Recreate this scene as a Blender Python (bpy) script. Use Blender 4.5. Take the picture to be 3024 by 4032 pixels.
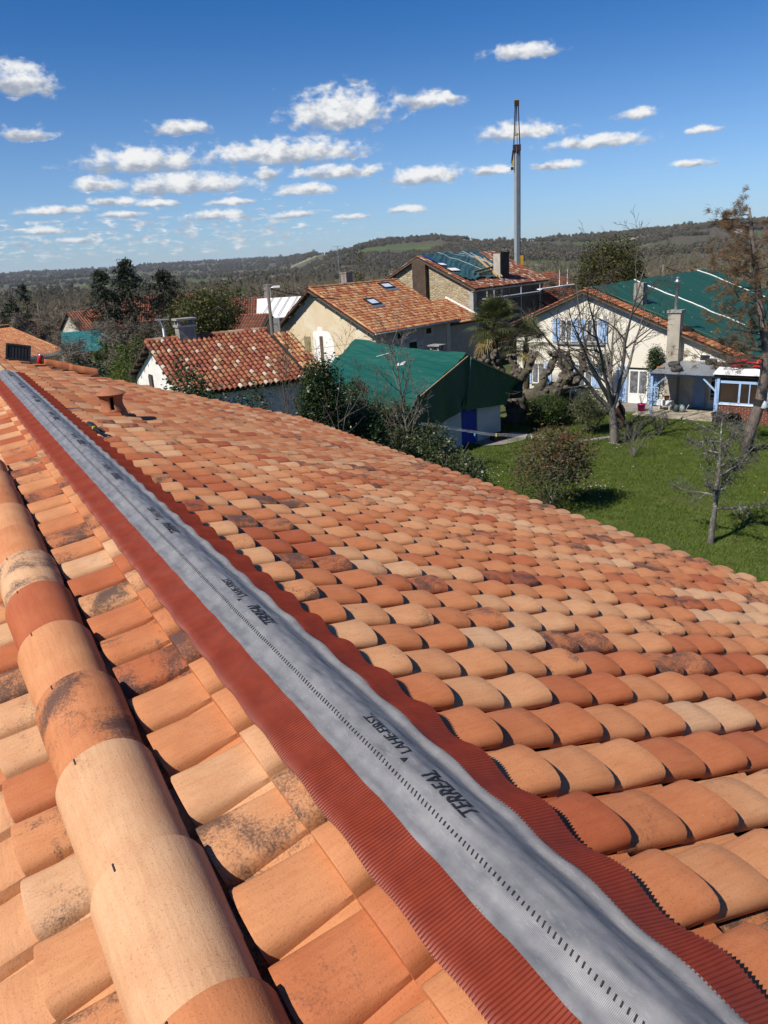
import bpy, bmesh, math, random
import numpy as np
from mathutils import Vector, Matrix

for o in list(bpy.data.objects):
    bpy.data.objects.remove(o, do_unlink=True)
SC = bpy.context.scene
COL = SC.collection
R = math.radians
rng = np.random.default_rng(7)
random.seed(7)

# ------------------------------------------------------------------ camera
CAMZ = 9.5
PITCH, ROLL = R(18.3017), R(3.4263)
def camera_axes():
    fw = Vector((0, math.cos(PITCH), -math.sin(PITCH)))
    u0 = Vector((0, math.sin(PITCH), math.cos(PITCH)))
    r0 = Vector((1, 0, 0))
    c, s = math.cos(ROLL), math.sin(ROLL)
    return r0*c - u0*s, r0*s + u0*c, fw
_rt, _up, _fw = camera_axes()
cam = bpy.data.cameras.new('camera')
cam.sensor_fit = 'VERTICAL'; cam.sensor_height = 36.0; cam.sensor_width = 27.0
cam.lens = 36.0*3028/4032
cam.clip_start = 0.05; cam.clip_end = 40000
camo = bpy.data.objects.new('camera', cam); COL.objects.link(camo)
M = Matrix.Identity(4)
for i in range(3):
    M[i][0] = _rt[i]; M[i][1] = _up[i]; M[i][2] = -_fw[i]
M[2][3] = CAMZ
camo.matrix_world = M
SC.camera = camo

# ------------------------------------------------------------------ sun and sky
SUN_AZ, SUN_EL = -126.0, 47.0            # azimuth measured from +Y towards +X
SUN_STRENGTH, SKY_STRENGTH, EXPOSURE = 4.9, 0.075, 0.36
sl = bpy.data.lights.new('sun', 'SUN'); sl.energy = SUN_STRENGTH; sl.angle = R(0.53); sl.color = (1.0, 0.937, 0.84)
so = bpy.data.objects.new('sun', sl); COL.objects.link(so)
sdir = Vector((math.sin(R(SUN_AZ))*math.cos(R(SUN_EL)), math.cos(R(SUN_AZ))*math.cos(R(SUN_EL)), math.sin(R(SUN_EL))))
so.rotation_euler = sdir.to_track_quat('Z', 'Y').to_euler()
so.location = (-20, -20, 40)
SC.view_settings.view_transform = 'Standard'; SC.view_settings.look = 'None'
SC.view_settings.exposure = EXPOSURE; SC.view_settings.gamma = 1.0
SC.view_settings.use_curve_mapping = False
SC.cycles.max_bounces = 4; SC.cycles.diffuse_bounces = 2; SC.cycles.use_adaptive_sampling = True; SC.cycles.adaptive_threshold = 0.02; SC.cycles.glossy_bounces = 2
SC.cycles.transmission_bounces = 4; SC.cycles.transparent_max_bounces = 8; SC.cycles.volume_bounces = 0
SC.cycles.caustics_reflective = False; SC.cycles.caustics_refractive = False
SC.cycles.use_denoising = True

CLOUDS = [(-21.14, 11.22, 2.02, 0.97), (-21.42, 8.42, 1.56, 0.46), (-1.33, 9.21, 3.41, 1.4), (-11.77, 8.68, 2.1, 0.48), (-5.26, 6.95, 5.42, 0.84), (-14.56, 6.73, 3.97, 0.84), (4.57, 9.55, 2.15, 0.56), (10.8, 11.86, 2.19, 0.48), (10.44, 7.3, 2.68, 0.57), (15.59, 6.3, 3.24, 0.49), (12.88, 5.13, 1.58, 0.35), (18.04, 7.71, 1.19, 0.37), (4.08, 5.05, 2.6, 0.66), (-1.6, 5.63, 3.01, 0.49), (8.64, 5.1, 1.39, 0.34), (-11.78, 5.3, 4.32, 0.73), (-6.41, 5.77, 1.04, 0.43), (-17.66, 5.49, 1.52, 0.49), (-4.06, 4.65, 1.99, 0.41), (21.5, 4.53, 1.5, 0.24), (22.06, 6.41, 1.07, 0.26), (-20.32, 4.02, 2.14, 0.33), (-10.19, 3.32, 1.96, 0.38), (-4.84, 3.12, 1.52, 0.27), (2.87, 3.03, 1.28, 0.27), (-16.96, 4.46, 1.62, 0.28), (-16.21, 3.64, 1.49, 0.26), (-14.04, 4.24, 1.67, 0.26), (-9.16, 4.1, 1.72, 0.23), (-1.01, 2.8, 1.29, 0.21), (-21.51, 2.83, 1.55, 0.25), (-19.51, 2.17, 1.16, 0.23)]

class NT:
    """small helper for node trees"""
    def __init__(self, nt): self.nt = nt; self.n = nt.nodes; self.l = nt.links
    def new(self, t, **kw):
        nd = self.n.new(t)
        for k, v in kw.items(): setattr(nd, k, v)
        return nd
    def put(self, nd, key, val):
        s = nd.inputs[key]
        if hasattr(val, 'is_linked') or isinstance(val, bpy.types.NodeSocket): self.l.new(val, s)
        else: s.default_value = val
    def math(self, op, a, b=0.0, c=None, clamp=False):
        nd = self.new('ShaderNodeMath', operation=op); nd.use_clamp = clamp
        self.put(nd, 0, a); self.put(nd, 1, b)
        if c is not None: self.put(nd, 2, c)
        return nd.outputs[0]
    def vmath(self, op, a, b=None):
        nd = self.new('ShaderNodeVectorMath', operation=op); self.put(nd, 0, a)
        if b is not None: self.put(nd, 1, b)
        return nd.outputs['Value'] if op in ('LENGTH', 'DOT_PRODUCT', 'DISTANCE') else nd.outputs[0]
    def mix(self, fac, a, b, blend='MIX'):
        nd = self.new('ShaderNodeMix', data_type='RGBA', blend_type=blend)
        self.put(nd, 0, fac); self.put(nd, 6, a); self.put(nd, 7, b)
        return nd.outputs[2]
    def noise(self, vec, scale, detail=3.0, rough=0.55, dist=0.0, dim='3D', w=None):
        nd = self.new('ShaderNodeTexNoise', noise_dimensions=dim)
        if vec is not None: self.l.new(vec, nd.inputs['Vector'])
        nd.inputs['Scale'].default_value = scale; nd.inputs['Detail'].default_value = detail
        nd.inputs['Roughness'].default_value = rough; nd.inputs['Distortion'].default_value = dist
        return nd.outputs[0]
    def ramp(self, fac, stops, interp='LINEAR'):
        nd = self.new('ShaderNodeValToRGB'); nd.color_ramp.interpolation = interp
        els = nd.color_ramp.elements
        while len(els) < len(stops): els.new(0.5)
        for e, (p, c) in zip(els, stops):
            e.position = p; e.color = (c[0], c[1], c[2], 1) if hasattr(c, '__len__') else (c, c, c, 1)
        self.put(nd, 0, fac)
        return nd.outputs[0]
    def map(self, v, a, b, c, d, smooth=False):
        nd = self.new('ShaderNodeMapRange'); nd.clamp = True
        if smooth: nd.interpolation_type = 'SMOOTHSTEP'
        self.put(nd, 0, v)
        for i, k in enumerate((a, b, c, d)): nd.inputs[i+1].default_value = k
        return nd.outputs[0]

def build_world():
    w = bpy.data.worlds.new('World'); SC.world = w; w.use_nodes = True; w.cycles.sampling_method = 'MANUAL'; w.cycles.sample_map_resolution = 256
    t = NT(w.node_tree); t.n.clear()
    out = t.new('ShaderNodeOutputWorld'); bg = t.new('ShaderNodeBackground')
    sky = t.new('ShaderNodeTexSky', sky_type='NISHITA'); sky.sun_disc = False
    sky.sun_elevation = R(SUN_EL); sky.sun_rotation = R(SUN_AZ)
    sky.altitude = 100; sky.air_density = 1.0; sky.dust_density = 0.15; sky.ozone_density = 1.6
    tc = t.new('ShaderNodeTexCoord')
    sp = t.new('ShaderNodeSeparateXYZ'); t.l.new(tc.outputs['Generated'], sp.inputs[0])
    x, y, z = sp.outputs
    az = t.math('MULTIPLY', t.math('ARCTAN2', x, y), 57.29578)
    el = t.math('MULTIPLY', t.math('ARCSINE', z), 57.29578)
    cb = t.new('ShaderNodeCombineXYZ'); t.l.new(az, cb.inputs[0]); t.l.new(el, cb.inputs[1])
    P = cb.outputs[0]
    # billowy distortion of the cloud outlines, finer towards the horizon
    pn = t.vmath('MULTIPLY', P, (0.75, 1.35, 1.0))
    warp = t.new('ShaderNodeTexNoise'); t.l.new(pn, warp.inputs['Vector'])
    warp.inputs['Scale'].default_value = 0.9; warp.inputs['Detail'].default_value = 5; warp.inputs['Roughness'].default_value = 0.6
    wv = t.vmath('MULTIPLY', t.vmath('SUBTRACT', warp.outputs['Color'], (0.5, 0.5, 0.5)), (1.5, 0.55, 0))
    damp = t.map(el, 1.0, 8.0, 0.35, 1.0)
    cbd = t.new('ShaderNodeCombineXYZ')
    for i in range(3): t.l.new(damp, cbd.inputs[i])
    PW = t.vmath('ADD', P, t.vmath('MULTIPLY', wv, cbd.outputs[0]))
    # one group: distance to a flat-bottomed ellipse, keeps the strongest and its height in the cloud
    g = bpy.data.node_groups.new('cloud_puff', 'ShaderNodeTree')
    for nm, ty, io in (('P', 'NodeSocketVector', 'INPUT'), ('C', 'NodeSocketVector', 'INPUT'), ('S', 'NodeSocketVector', 'INPUT'), ('W', 'NodeSocketFloat', 'INPUT'), ('D', 'NodeSocketFloat', 'INPUT'), ('V', 'NodeSocketFloat', 'INPUT'),
                       ('W', 'NodeSocketFloat', 'OUTPUT'), ('D', 'NodeSocketFloat', 'OUTPUT'), ('V', 'NodeSocketFloat', 'OUTPUT')):
        g.interface.new_socket(nm, in_out=io, socket_type=ty)
    q = NT(g); gi = q.new('NodeGroupInput'); go = q.new('NodeGroupOutput')
    d = q.vmath('MULTIPLY', q.vmath('SUBTRACT', gi.outputs['P'], gi.outputs['C']), gi.outputs['S'])
    s2 = q.new('ShaderNodeSeparateXYZ'); q.l.new(d, s2.inputs[0])
    low = q.math('MAXIMUM', s2.outputs[1], q.math('MULTIPLY', s2.outputs[1], -1.9))
    c2 = q.new('ShaderNodeCombineXYZ'); q.l.new(s2.outputs[0], c2.inputs[0]); q.l.new(low, c2.inputs[1])
    dd = q.math('SUBTRACT', 1.0, q.vmath('LENGTH', c2.outputs[0]))
    ww = q.math('MAXIMUM', dd, 0.0)
    q.l.new(q.math('ADD', gi.outputs['W'], ww), go.inputs['W'])
    q.l.new(q.math('MAXIMUM', gi.outputs['D'], dd), go.inputs['D'])
    q.l.new(q.math('ADD', gi.outputs['V'], q.math('MULTIPLY', ww, s2.outputs[1])), go.inputs['V'])
    W, D, V = 0.0, -1.0, 0.0
    for (a, e, ra, rb) in CLOUDS:
        nd = t.new('ShaderNodeGroup'); nd.node_tree = g
        t.l.new(PW, nd.inputs['P']); nd.inputs['C'].default_value = (a, e-0.12*rb, 0)
        nd.inputs['S'].default_value = (1/(ra*1.14), 1/(rb*1.38), 0)
        for k, val in (('W', W), ('D', D), ('V', V)): t.put(nd, k, val)
        W, D, V = nd.outputs['W'], nd.outputs['D'], nd.outputs['V']
    # the rest of the sky carries the same fair-weather clouds, laid out on a flat layer
    inv = t.math('DIVIDE', 1.0, t.math('MAXIMUM', z, 0.02))
    cl = t.new('ShaderNodeCombineXYZ'); t.l.new(t.math('MULTIPLY', x, inv), cl.inputs[0]); t.l.new(t.math('MULTIPLY', y, inv), cl.inputs[1])
    lay = t.noise(cl.outputs[0], 0.42, 7, 0.58)
    outside = t.math('MAXIMUM', t.map(t.math('ABSOLUTE', az), 27, 33, 0, 1), t.map(el, 20, 26, 0, 1))
    lowband = t.math('MULTIPLY', t.math('MULTIPLY', t.map(el, 0.3, 1.2, 0, 1), t.map(el, 3.0, 5.6, 1, 0)), t.map(az, -6, 6, 1.0, 0.35))
    lay2 = t.noise(t.vmath('MULTIPLY', P, (1.0, 3.6, 0)), 0.95, 5, 0.56)
    d_out = t.math('SUBTRACT', t.math('MULTIPLY', t.math('SUBTRACT', lay, 0.60), 4.0), t.math('MULTIPLY', t.math('SUBTRACT', 1.0, outside), 3.0))
    d_low = t.math('SUBTRACT', t.math('MULTIPLY', t.math('SUBTRACT', lay2, 0.49), 3.6), t.math('MULTIPLY', t.math('SUBTRACT', 1.0, lowband), 1.2))
    puff = t.noise(t.vmath('MULTIPLY', P, (1.0, 1.5, 1.0)), 0.95, 6, 0.56)
    dens = t.math('MAXIMUM', t.math('ADD', D, t.math('MULTIPLY', t.math('SUBTRACT', puff, 0.5), 1.95)), t.math('MAXIMUM', d_out, d_low))
    alpha = t.map(dens, -0.12, 0.58, 0.0, 1.0, True)
    alpha = t.math('MULTIPLY', alpha, t.map(el, 0.2, 3.5, 0.55, 0.97))
    vert = t.math('DIVIDE', V, t.math('MAXIMUM', W, 0.02))
    fine = t.noise(t.vmath('ADD', t.vmath('MULTIPLY', P, (1.0, 1.6, 1.0)), (0.35, -0.3, 0.0)), 0.95, 5, 0.55)
    lit = t.math('ADD', t.math('MULTIPLY', t.math('SUBTRACT', vert, 0.12), 1.25), t.math('MULTIPLY', t.math('SUBTRACT', fine, 0.44), 2.6))
    lit = t.map(lit, -0.55, 0.55, 0.0, 1.0, True)
    ccol = t.mix(lit, (3.6, 4.1, 5.0, 1), (9.6, 9.6, 9.5, 1))
    hs = t.new('ShaderNodeHueSaturation'); t.l.new(sky.outputs[0], hs.inputs['Color']); hs.inputs['Saturation'].default_value = 1.5; hs.inputs['Hue'].default_value = 0.508
    skycol = t.mix(t.map(t.math('ABSOLUTE', el), 0.0, 16.0, 1.0, 0.0, True), t.vmath('MULTIPLY', hs.outputs[0], (0.72, 0.84, 1.0)), t.vmath('MULTIPLY', sky.outputs[0], (0.54, 0.78, 1.24)))
    col = t.mix(alpha, skycol, ccol)
    t.l.new(col, bg.inputs[0]); bg.inputs[1].default_value = SKY_STRENGTH
    t.l.new(bg.outputs[0], out.inputs[0])
build_world()

# ------------------------------------------------------------------ mesh helpers
class MB:
    def __init__(self): self.v = []; self.f = []; self.n = 0; self.c = []
    def add(self, verts, faces):
        b = self.n; self.v.extend([tuple(map(float, p)) for p in verts]); self.n += len(verts)
        self.f.extend([tuple(b+i for i in f) for f in faces]); return self
    def box(self, x0, x1, y0, y1, z0, z1, T=None):
        vs = [(x, y, z) for z in (z0, z1) for y in (y0, y1) for x in (x0, x1)]
        if T is not None: vs = [tuple(T @ Vector(p)) for p in vs]
        return self.add(vs, [(0, 2, 3, 1), (4, 5, 7, 6), (0, 1, 5, 4), (2, 6, 7, 3), (0, 4, 6, 2), (1, 3, 7, 5)])
    def bar(self, a, b, w, h=None):
        """rectangular bar from a to b"""
        a = Vector(a); b = Vector(b); d = b-a; h = h or w
        q = d.to_track_quat('Z', 'X'); T = Matrix.Translation(a) @ q.to_matrix().to_4x4()
        return self.box(-w/2, w/2, -h/2, h/2, 0, d.length, T)
    def tube(self, pts, rad, n=6, cap=True):
        pts = [Vector(p) for p in pts]; m = len(pts)
        if not hasattr(rad, '__len__'): rad = [rad]*m
        d = (pts[1]-pts[0]).normalized(); up = Vector((0, 0, 1)) if abs(d.z) < 0.9 else Vector((1, 0, 0))
        s = d.cross(up).normalized(); vs = []
        for i, p in enumerate(pts):
            d = (pts[min(i+1, m-1)]-pts[max(i-1, 0)]).normalized()
            s = (s - d*s.dot(d)); s = s.normalized() if s.length > 1e-6 else d.orthogonal().normalized()
            t = d.cross(s)
            for k in range(n):
                a = 2*math.pi*k/n; vs.append(p + (s*math.cos(a)+t*math.sin(a))*rad[i])
        fs = [(i*n+k, i*n+(k+1) % n, (i+1)*n+(k+1) % n, (i+1)*n+k) for i in range(m-1) for k in range(n)]
        if cap: fs += [tuple(range(n-1, -1, -1)), tuple((m-1)*n+k for k in range(n))]
        return self.add(vs, fs)
    def lathe(self, prof, n=24, T=None):
        vs = []
        for r, z in prof:
            for k in range(n):
                a = 2*math.pi*k/n; p = Vector((r*math.cos(a), r*math.sin(a), z)); vs.append(T @ p if T else p)
        m = len(prof)
        return self.add(vs, [(i*n+k, i*n+(k+1) % n, (i+1)*n+(k+1) % n, (i+1)*n+k) for i in range(m-1) for k in range(n)])
    def prism(self, poly, y0, y1):
        """polygon in the xz plane (counter-clockwise seen from -y) swept along y"""
        n = len(poly); vs = [(x, y0, z) for x, z in poly]+[(x, y1, z) for x, z in poly]
        return self.add(vs, [tuple(range(n)), tuple(range(2*n-1, n-1, -1))]+[(i, i+n, (i+1) % n+n, (i+1) % n) for i in range(n)])
    def grid(self, fn, us, vs):
        P = [fn(u, v) for v in vs for u in us]; a = len(us)
        return self.add(P, [(j*a+i, j*a+i+1, (j+1)*a+i+1, (j+1)*a+i) for j in range(len(vs)-1) for i in range(a-1)])
    def mesh(self, name, mat=None, smooth=False, sharp=None):
        me = bpy.data.meshes.new(name); me.from_pydata(self.v, [], self.f)
        if mat is not None: me.materials.append(mat)
        if smooth or sharp: me.shade_smooth()
        if sharp: me.set_sharp_from_angle(angle=R(sharp))
        me.update(); return me
    def build(self, name, mat=None, parent=None, smooth=False, sharp=None, loc=None):
        return obj(name, self.mesh(name, mat, smooth, sharp), parent, loc)

def obj(name, me, parent=None, loc=None, mw=None):
    o = bpy.data.objects.new(name, me); COL.objects.link(o)
    if parent is not None: o.parent = parent
    if loc is not None: o.location = loc
    if mw is not None: o.matrix_basis = mw
    return o
def empty(name, loc=(0, 0, 0), rz=0.0, parent=None, mw=None):
    o = bpy.data.objects.new(name, None); COL.objects.link(o); o.empty_display_size = 0.3
    if parent is not None: o.parent = parent
    o.location = loc; o.rotation_euler = (0, 0, rz)
    if mw is not None: o.matrix_basis = mw
    return o
def tag(o, label=None, cat=None, group=None, kind=None):
    if label: o['label'] = label
    if cat: o['category'] = cat
    if group: o['group'] = group
    if kind: o['kind'] = kind
    return o
def quads_mesh(name, Q, mat, col=None):
    """Q: (n,4,3) array of separate quads"""
    n = len(Q); me = bpy.data.meshes.new(name)
    me.vertices.add(n*4); me.vertices.foreach_set('co', np.ascontiguousarray(Q, dtype=np.float32).ravel())
    me.loops.add(n*4); me.loops.foreach_set('vertex_index', np.arange(n*4, dtype=np.int32))
    me.polygons.add(n); me.polygons.foreach_set('loop_start', np.arange(0, n*4, 4, dtype=np.int32)); me.polygons.foreach_set('loop_total', np.full(n, 4, dtype=np.int32))
    me.materials.append(mat); me.update(calc_edges=True); me.validate()
    return me
def fast_mesh(name, V, F, mat, smooth=False, tint=None):
    """V (n,3), F (m,k) arrays"""
    V = np.asarray(V, np.float32); F = np.asarray(F, np.int32); k = F.shape[1]; m = len(F)
    me = bpy.data.meshes.new(name); me.vertices.add(len(V)); me.vertices.foreach_set('co', V.ravel())
    me.loops.add(m*k); me.loops.foreach_set('vertex_index', F.ravel())
    me.polygons.add(m); me.polygons.foreach_set('loop_start', np.arange(0, m*k, k, dtype=np.int32)); me.polygons.foreach_set('loop_total', np.full(m, k, np.int32))
    me.materials.append(mat); me.update(calc_edges=True)
    if tint is not None:
        a = me.attributes.new('tint', 'FLOAT_COLOR', 'POINT'); a.data.foreach_set('color', np.asarray(tint, np.float32).ravel())
    if smooth: me.shade_smooth(); me.set_sharp_from_angle(angle=R(40))
    return me

# ------------------------------------------------------------------ materials
def new_mat(name):
    m = bpy.data.materials.new(name); m.use_nodes = True; t = NT(m.node_tree)
    return m, t, t.n['Principled BSDF']
def s2l(r, g, b):
    f = lambda c: (c/255/12.92 if c/255 <= 0.04045 else ((c/255+0.055)/1.055)**2.4)
    return (f(r), f(g), f(b), 1)
def surf(name, c1, c2=None, scale=3.0, rough=0.8, bump=0.0, bscale=None, spec=0.25, metal=0.0, c3=None, s3=0.6, t3=0.55, stretch=None, coord='Object', detail=5):
    """two-tone noisy surface with optional stains c3 and fine relief"""
    m, t, b = new_mat(name)
    tc = t.new('ShaderNodeTexCoord'); v = tc.outputs[coord]
    if stretch: v = t.vmath('MULTIPLY', v, stretch)
    c2 = c2 or tuple(min(1, k*0.72) for k in c1[:3])+(1,)
    n = t.noise(v, scale, detail, 0.6)
    col = t.mix(t.map(n, 0.32, 0.68, 0, 1), c1, c2)
    if c3:
        n3 = t.noise(v, s3, 6, 0.62, 0.4); col = t.mix(t.map(n3, t3, t3+0.14, 0, 0.9), col, c3)
    t.l.new(col, b.inputs['Base Color']); b.inputs['Roughness'].default_value = rough
    b.inputs['Specular IOR Level'].default_value = spec; b.inputs['Metallic'].default_value = metal
    if bump:
        bn = t.new('ShaderNodeBump'); bn.inputs['Strength'].default_value = bump; bn.inputs['Distance'].default_value = 0.02
        t.l.new(t.noise(v, bscale or scale*6, 4, 0.6), bn.inputs['Height']); t.l.new(bn.outputs[0], b.inputs['Normal'])
    return m
def leafmat(name, cols, rough=0.55, trans=0.25):
    """leaf cards: every leaf its own shade"""
    m, t, b = new_mat(name)
    ge = t.new('ShaderNodeNewGeometry'); ob = t.new('ShaderNodeObjectInfo')
    k = len(cols); col = t.ramp(ge.outputs['Random Per Island'], [(i/max(1, k-1), c) for i, c in enumerate(cols)])
    t.l.new(col, b.inputs['Base Color']); b.inputs['Roughness'].default_value = rough; b.inputs['Specular IOR Level'].default_value = 0.3
    if trans:
        out = t.n['Material Output']; tr = t.new('ShaderNodeBsdfTranslucent'); t.l.new(col, tr.inputs[0])
        mx = t.new('ShaderNodeMixShader'); mx.inputs[0].default_value = trans
        t.l.new(b.outputs[0], mx.inputs[1]); t.l.new(tr.outputs[0], mx.inputs[2]); t.l.new(mx.outputs[0], out.inputs[0])
    return m

def tile_mat(name, palette, source, smoke=(0.035, 0.03, 0.03), lichen=None, speck=0.55, fine=1.0):
    """fired clay: R of the tint picks the firing colour, G seeds the texture, B is how smoked the tile is"""
    m, t, b = new_mat(name)
    if source == 'object':
        ob = t.new('ShaderNodeObjectInfo'); tint = ob.outputs['Color']
    else:
        at = t.new('ShaderNodeAttribute'); at.attribute_name = 'tint'; tint = at.outputs['Color']
    sp = t.new('ShaderNodeSeparateColor'); t.l.new(tint, sp.inputs[0]); r, g, s = sp.outputs
    tc = t.new('ShaderNodeTexCoord'); v = tc.outputs['Object']
    off = t.new('ShaderNodeCombineXYZ'); t.l.new(t.math('MULTIPLY', g, 37.0), off.inputs[0]); t.l.new(t.math('MULTIPLY', g, 71.0), off.inputs[1]); t.l.new(t.math('MULTIPLY', g, 13.0), off.inputs[2])
    v = t.vmath('ADD', v, off.outputs[0])
    n = len(palette)
    base = t.ramp(r, [(i/(n-1), c) for i, c in enumerate(palette)])
    m1 = t.noise(v, 9.0, 4, 0.55)                                   # soft mottling
    col = t.mix(t.map(m1, 0.3, 0.72, 0.0, 0.55), base, t.mix(1.0, base, (0.80, 0.62, 0.52, 1), 'MULTIPLY'))
    gr = t.noise(t.vmath('MULTIPLY', v, (90.0, 7.0, 60.0)), 1.0*fine, 3, 0.6, 0.6)     # drawn clay grain
    col = t.mix(t.map(gr, 0.42, 0.66, 0.0, 0.30), col, t.mix(1.0, col, (0.72, 0.60, 0.52, 1), 'MULTIPLY'))
    sm = t.noise(v, 6.5, 5, 0.66, 0.5)                               # smoke flashes
    fl = t.noise(v, 150*fine, 2, 0.75)
    thr = t.math('SUBTRACT', 0.80, t.math('MULTIPLY', s, 0.40))
    sm2 = t.math('SUBTRACT', t.math('ADD', sm, t.math('MULTIPLY', t.math('SUBTRACT', fl, 0.5), 0.42)), thr)
    smk = t.map(sm2, -0.02, 0.20, 0.0, 0.82, True)
    col = t.mix(smk, col, smoke+(1,))
    dk = t.noise(v, 210*fine, 2, 0.8)                                # pits and grit
    col = t.mix(t.math('MULTIPLY', t.map(dk, 0.57, 0.70, 0, 0.75), speck), col, (0.10, 0.045, 0.025, 1))
    lt = t.noise(v, 38*fine, 4, 0.75)
    col = t.mix(t.map(lt, 0.70, 0.80, 0, 0.5), col, (0.62, 0.42, 0.28, 1))
    if lichen:
        ln = t.noise(v, 11, 6, 0.7); col = t.mix(t.map(ln, 0.56, 0.66, 0, 0.85), col, lichen)
    t.l.new(col, b.inputs['Base Color'])
    b.inputs['Roughness'].default_value = 0.72; b.inputs['Specular IOR Level'].default_value = 0.28
    bn = t.new('ShaderNodeBump'); bn.inputs['Strength'].default_value = 0.35; bn.inputs['Distance'].default_value = 0.0035
    t.l.new(t.math('ADD', t.math('MULTIPLY', dk, 0.6), t.math('MULTIPLY', gr, 0.6)), bn.inputs['Height']); t.l.new(bn.outputs[0], b.inputs['Normal'])
    return m

PAL = [(0.36, 0.098, 0.037), (0.43, 0.140, 0.054), (0.48, 0.187, 0.075), (0.53, 0.242, 0.106), (0.555, 0.295, 0.144), (0.565, 0.345, 0.192)]
M_TILE = tile_mat('clay_tile', PAL, 'object'); M_TILE_S = tile_mat('clay_tile_mass', PAL, 'attr')
M_UNDER = surf('roof_underlay', (0.03, 0.028, 0.026, 1), rough=0.9)
M_RENDER_W = surf('lime_render', (0.62, 0.55, 0.43, 1), (0.55, 0.47, 0.35, 1), 1.2, 0.9, 0.25, 40)
M_WOOD = surf('bare_timber', (0.50, 0.34, 0.18, 1), (0.40, 0.26, 0.13, 1), 5, 0.75, 0.2, 30, stretch=(3, 0.5, 3))

# ------------------------------------------------------------------ the roof we stand on
AZ, DIP, SLOPE = R(-29.5235), R(-0.4699), R(18.95)
T0, Z0, TW, TG = 0.7033, -1.1033, 0.2112, 0.1892
def roof_frame():
    rg = Vector((math.sin(AZ)*math.cos(DIP), math.cos(AZ)*math.cos(DIP), -math.sin(DIP)))
    pp = Vector((math.cos(AZ), -math.sin(AZ), 0)); ul = pp.cross(rg)
    O = pp*T0 + Vector((0, 0, Z0+CAMZ))
    m = Matrix.Identity(4)
    for i in range(3): m[i][0] = pp[i]; m[i][1] = rg[i]; m[i][2] = ul[i]; m[i][3] = O[i]
    return m
RF = roof_frame()
CS, SN = math.cos(SLOPE), math.sin(SLOPE)
def right_pt(s, d, n=0.0): return Vector((CS*d+SN*n, s, -SN*d+CS*n))
def left_pt(s, d, n=0.0): return Vector((-CS*d-SN*n, s, -SN*d+CS*n))
RIDGE_END, EAVE = 12.22, 5.05

def tile_mesh(name, seed, nseg=11, lo=False, head=-.410):
    """one interlocking canal tile: pan, wide roll, a moulded mock joint half way; nose at y=0, head at y=-0.41"""
    rr = random.Random(seed); b = MB()
    if lo: ring = [(-.400, 0, 0), (-.196, 1, 0), (-.1925, 1, 0), (-.1915, 0, 1), (-.006, 1, 1), (0.0, 1, 1)]
    else: ring = [(-.410, -.1, 0), (-.36, .12, 0), (-.30, .42, 0), (-.24, .75, 0), (-.1965, 1, 0), (-.1925, 1, 0), (-.1915, 0, 1), (-.150, .2, 1), (-.10, .45, 1), (-.05, .72, 1), (-.006, .98, 1), (0.0, 1, 1)]
    ring = [(max(y, head+.004*i), k, h_) for i, (y, k, h_) in enumerate(ring)] if head > -.41 else ring
    th = 0.014
    def section(y, k, half, bevel):
        h = (0.050+0.0155*k) if half == 0 else (0.0500+0.0155*k)
        tilt = -0.052*(-y); drop = 0.0 if half == 0 else -0.0185*(1-k)
        a0 = 0.044-0.005*k; a1 = 0.2130+0.0070*k; h -= bevel
        pts = [(0.000, 0.004), (0.006, 0.004), (0.010, 0.001), (0.026, 0.000)]
        uc = (a0+a1)/2; aw = (a1-a0)/2
        for i in range(nseg+1):
            th_ = math.pi*(1-i/nseg); cx = math.cos(th_); sx = math.sin(th_)
            x = math.copysign(abs(cx)**0.78, cx); z = abs(sx)**0.76
            e0 = 0.006 if i < nseg/2 else 0.027; zz = e0+(h-e0)*z
            if i == 0: zz = 0.004
            pts.append((uc+aw*x, zz+drop*min(1, (i+.3)/3)))
        return [(u, y, z+tilt+rr.uniform(-.0004, .0004)) for u, z in pts]
    V = []; m = len(ring)
    for i, (y, k, hf) in enumerate(ring):
        bev = 0.0015 if (y == 0.0 or y == -.1925) else 0.0
        V.append(section(y, k, hf, bev))
    w = len(V[0]); verts = [p for s in V for p in s]; F = []
    for i in range(m-1):
        for j in range(w-1): F.append((i*w+j, i*w+j+1, (i+1)*w+j+1, (i+1)*w+j))
    # underside of the roll (shell thickness) and the faces that close nose and side lip
    base = len(verts)
    for s in V:
        for j in range(4, w):
            u, y, z = s[j]; uc = 0.128
            verts.append((u-(u-uc)*0.075 if j < w-1 else u-0.004, y, z-th))
    wu = w-4
    for i in range(m-1):
        for j in range(wu-1): F.append((base+i*wu+j, base+(i+1)*wu+j, base+(i+1)*wu+j+1, base+i*wu+j+1))
    i = m-1
    for j in range(wu-1): F.append((i*w+4+j, i*w+5+j, base+i*wu+j+1, base+i*wu+j))
    for i in range(m-1): F.append((i*w+w-1, base+i*wu+wu-1, base+(i+1)*wu+wu-1, (i+1)*w+w-1))
    i = m-1; pb = len(verts)
    for j in range(5): u, y, z = V[i][j]; verts.append((u, y, z-th))
    for j in range(4): F.append((i*w+j, i*w+j+1, pb+j+1, pb+j))
    b.add(verts, F); return b

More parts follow.
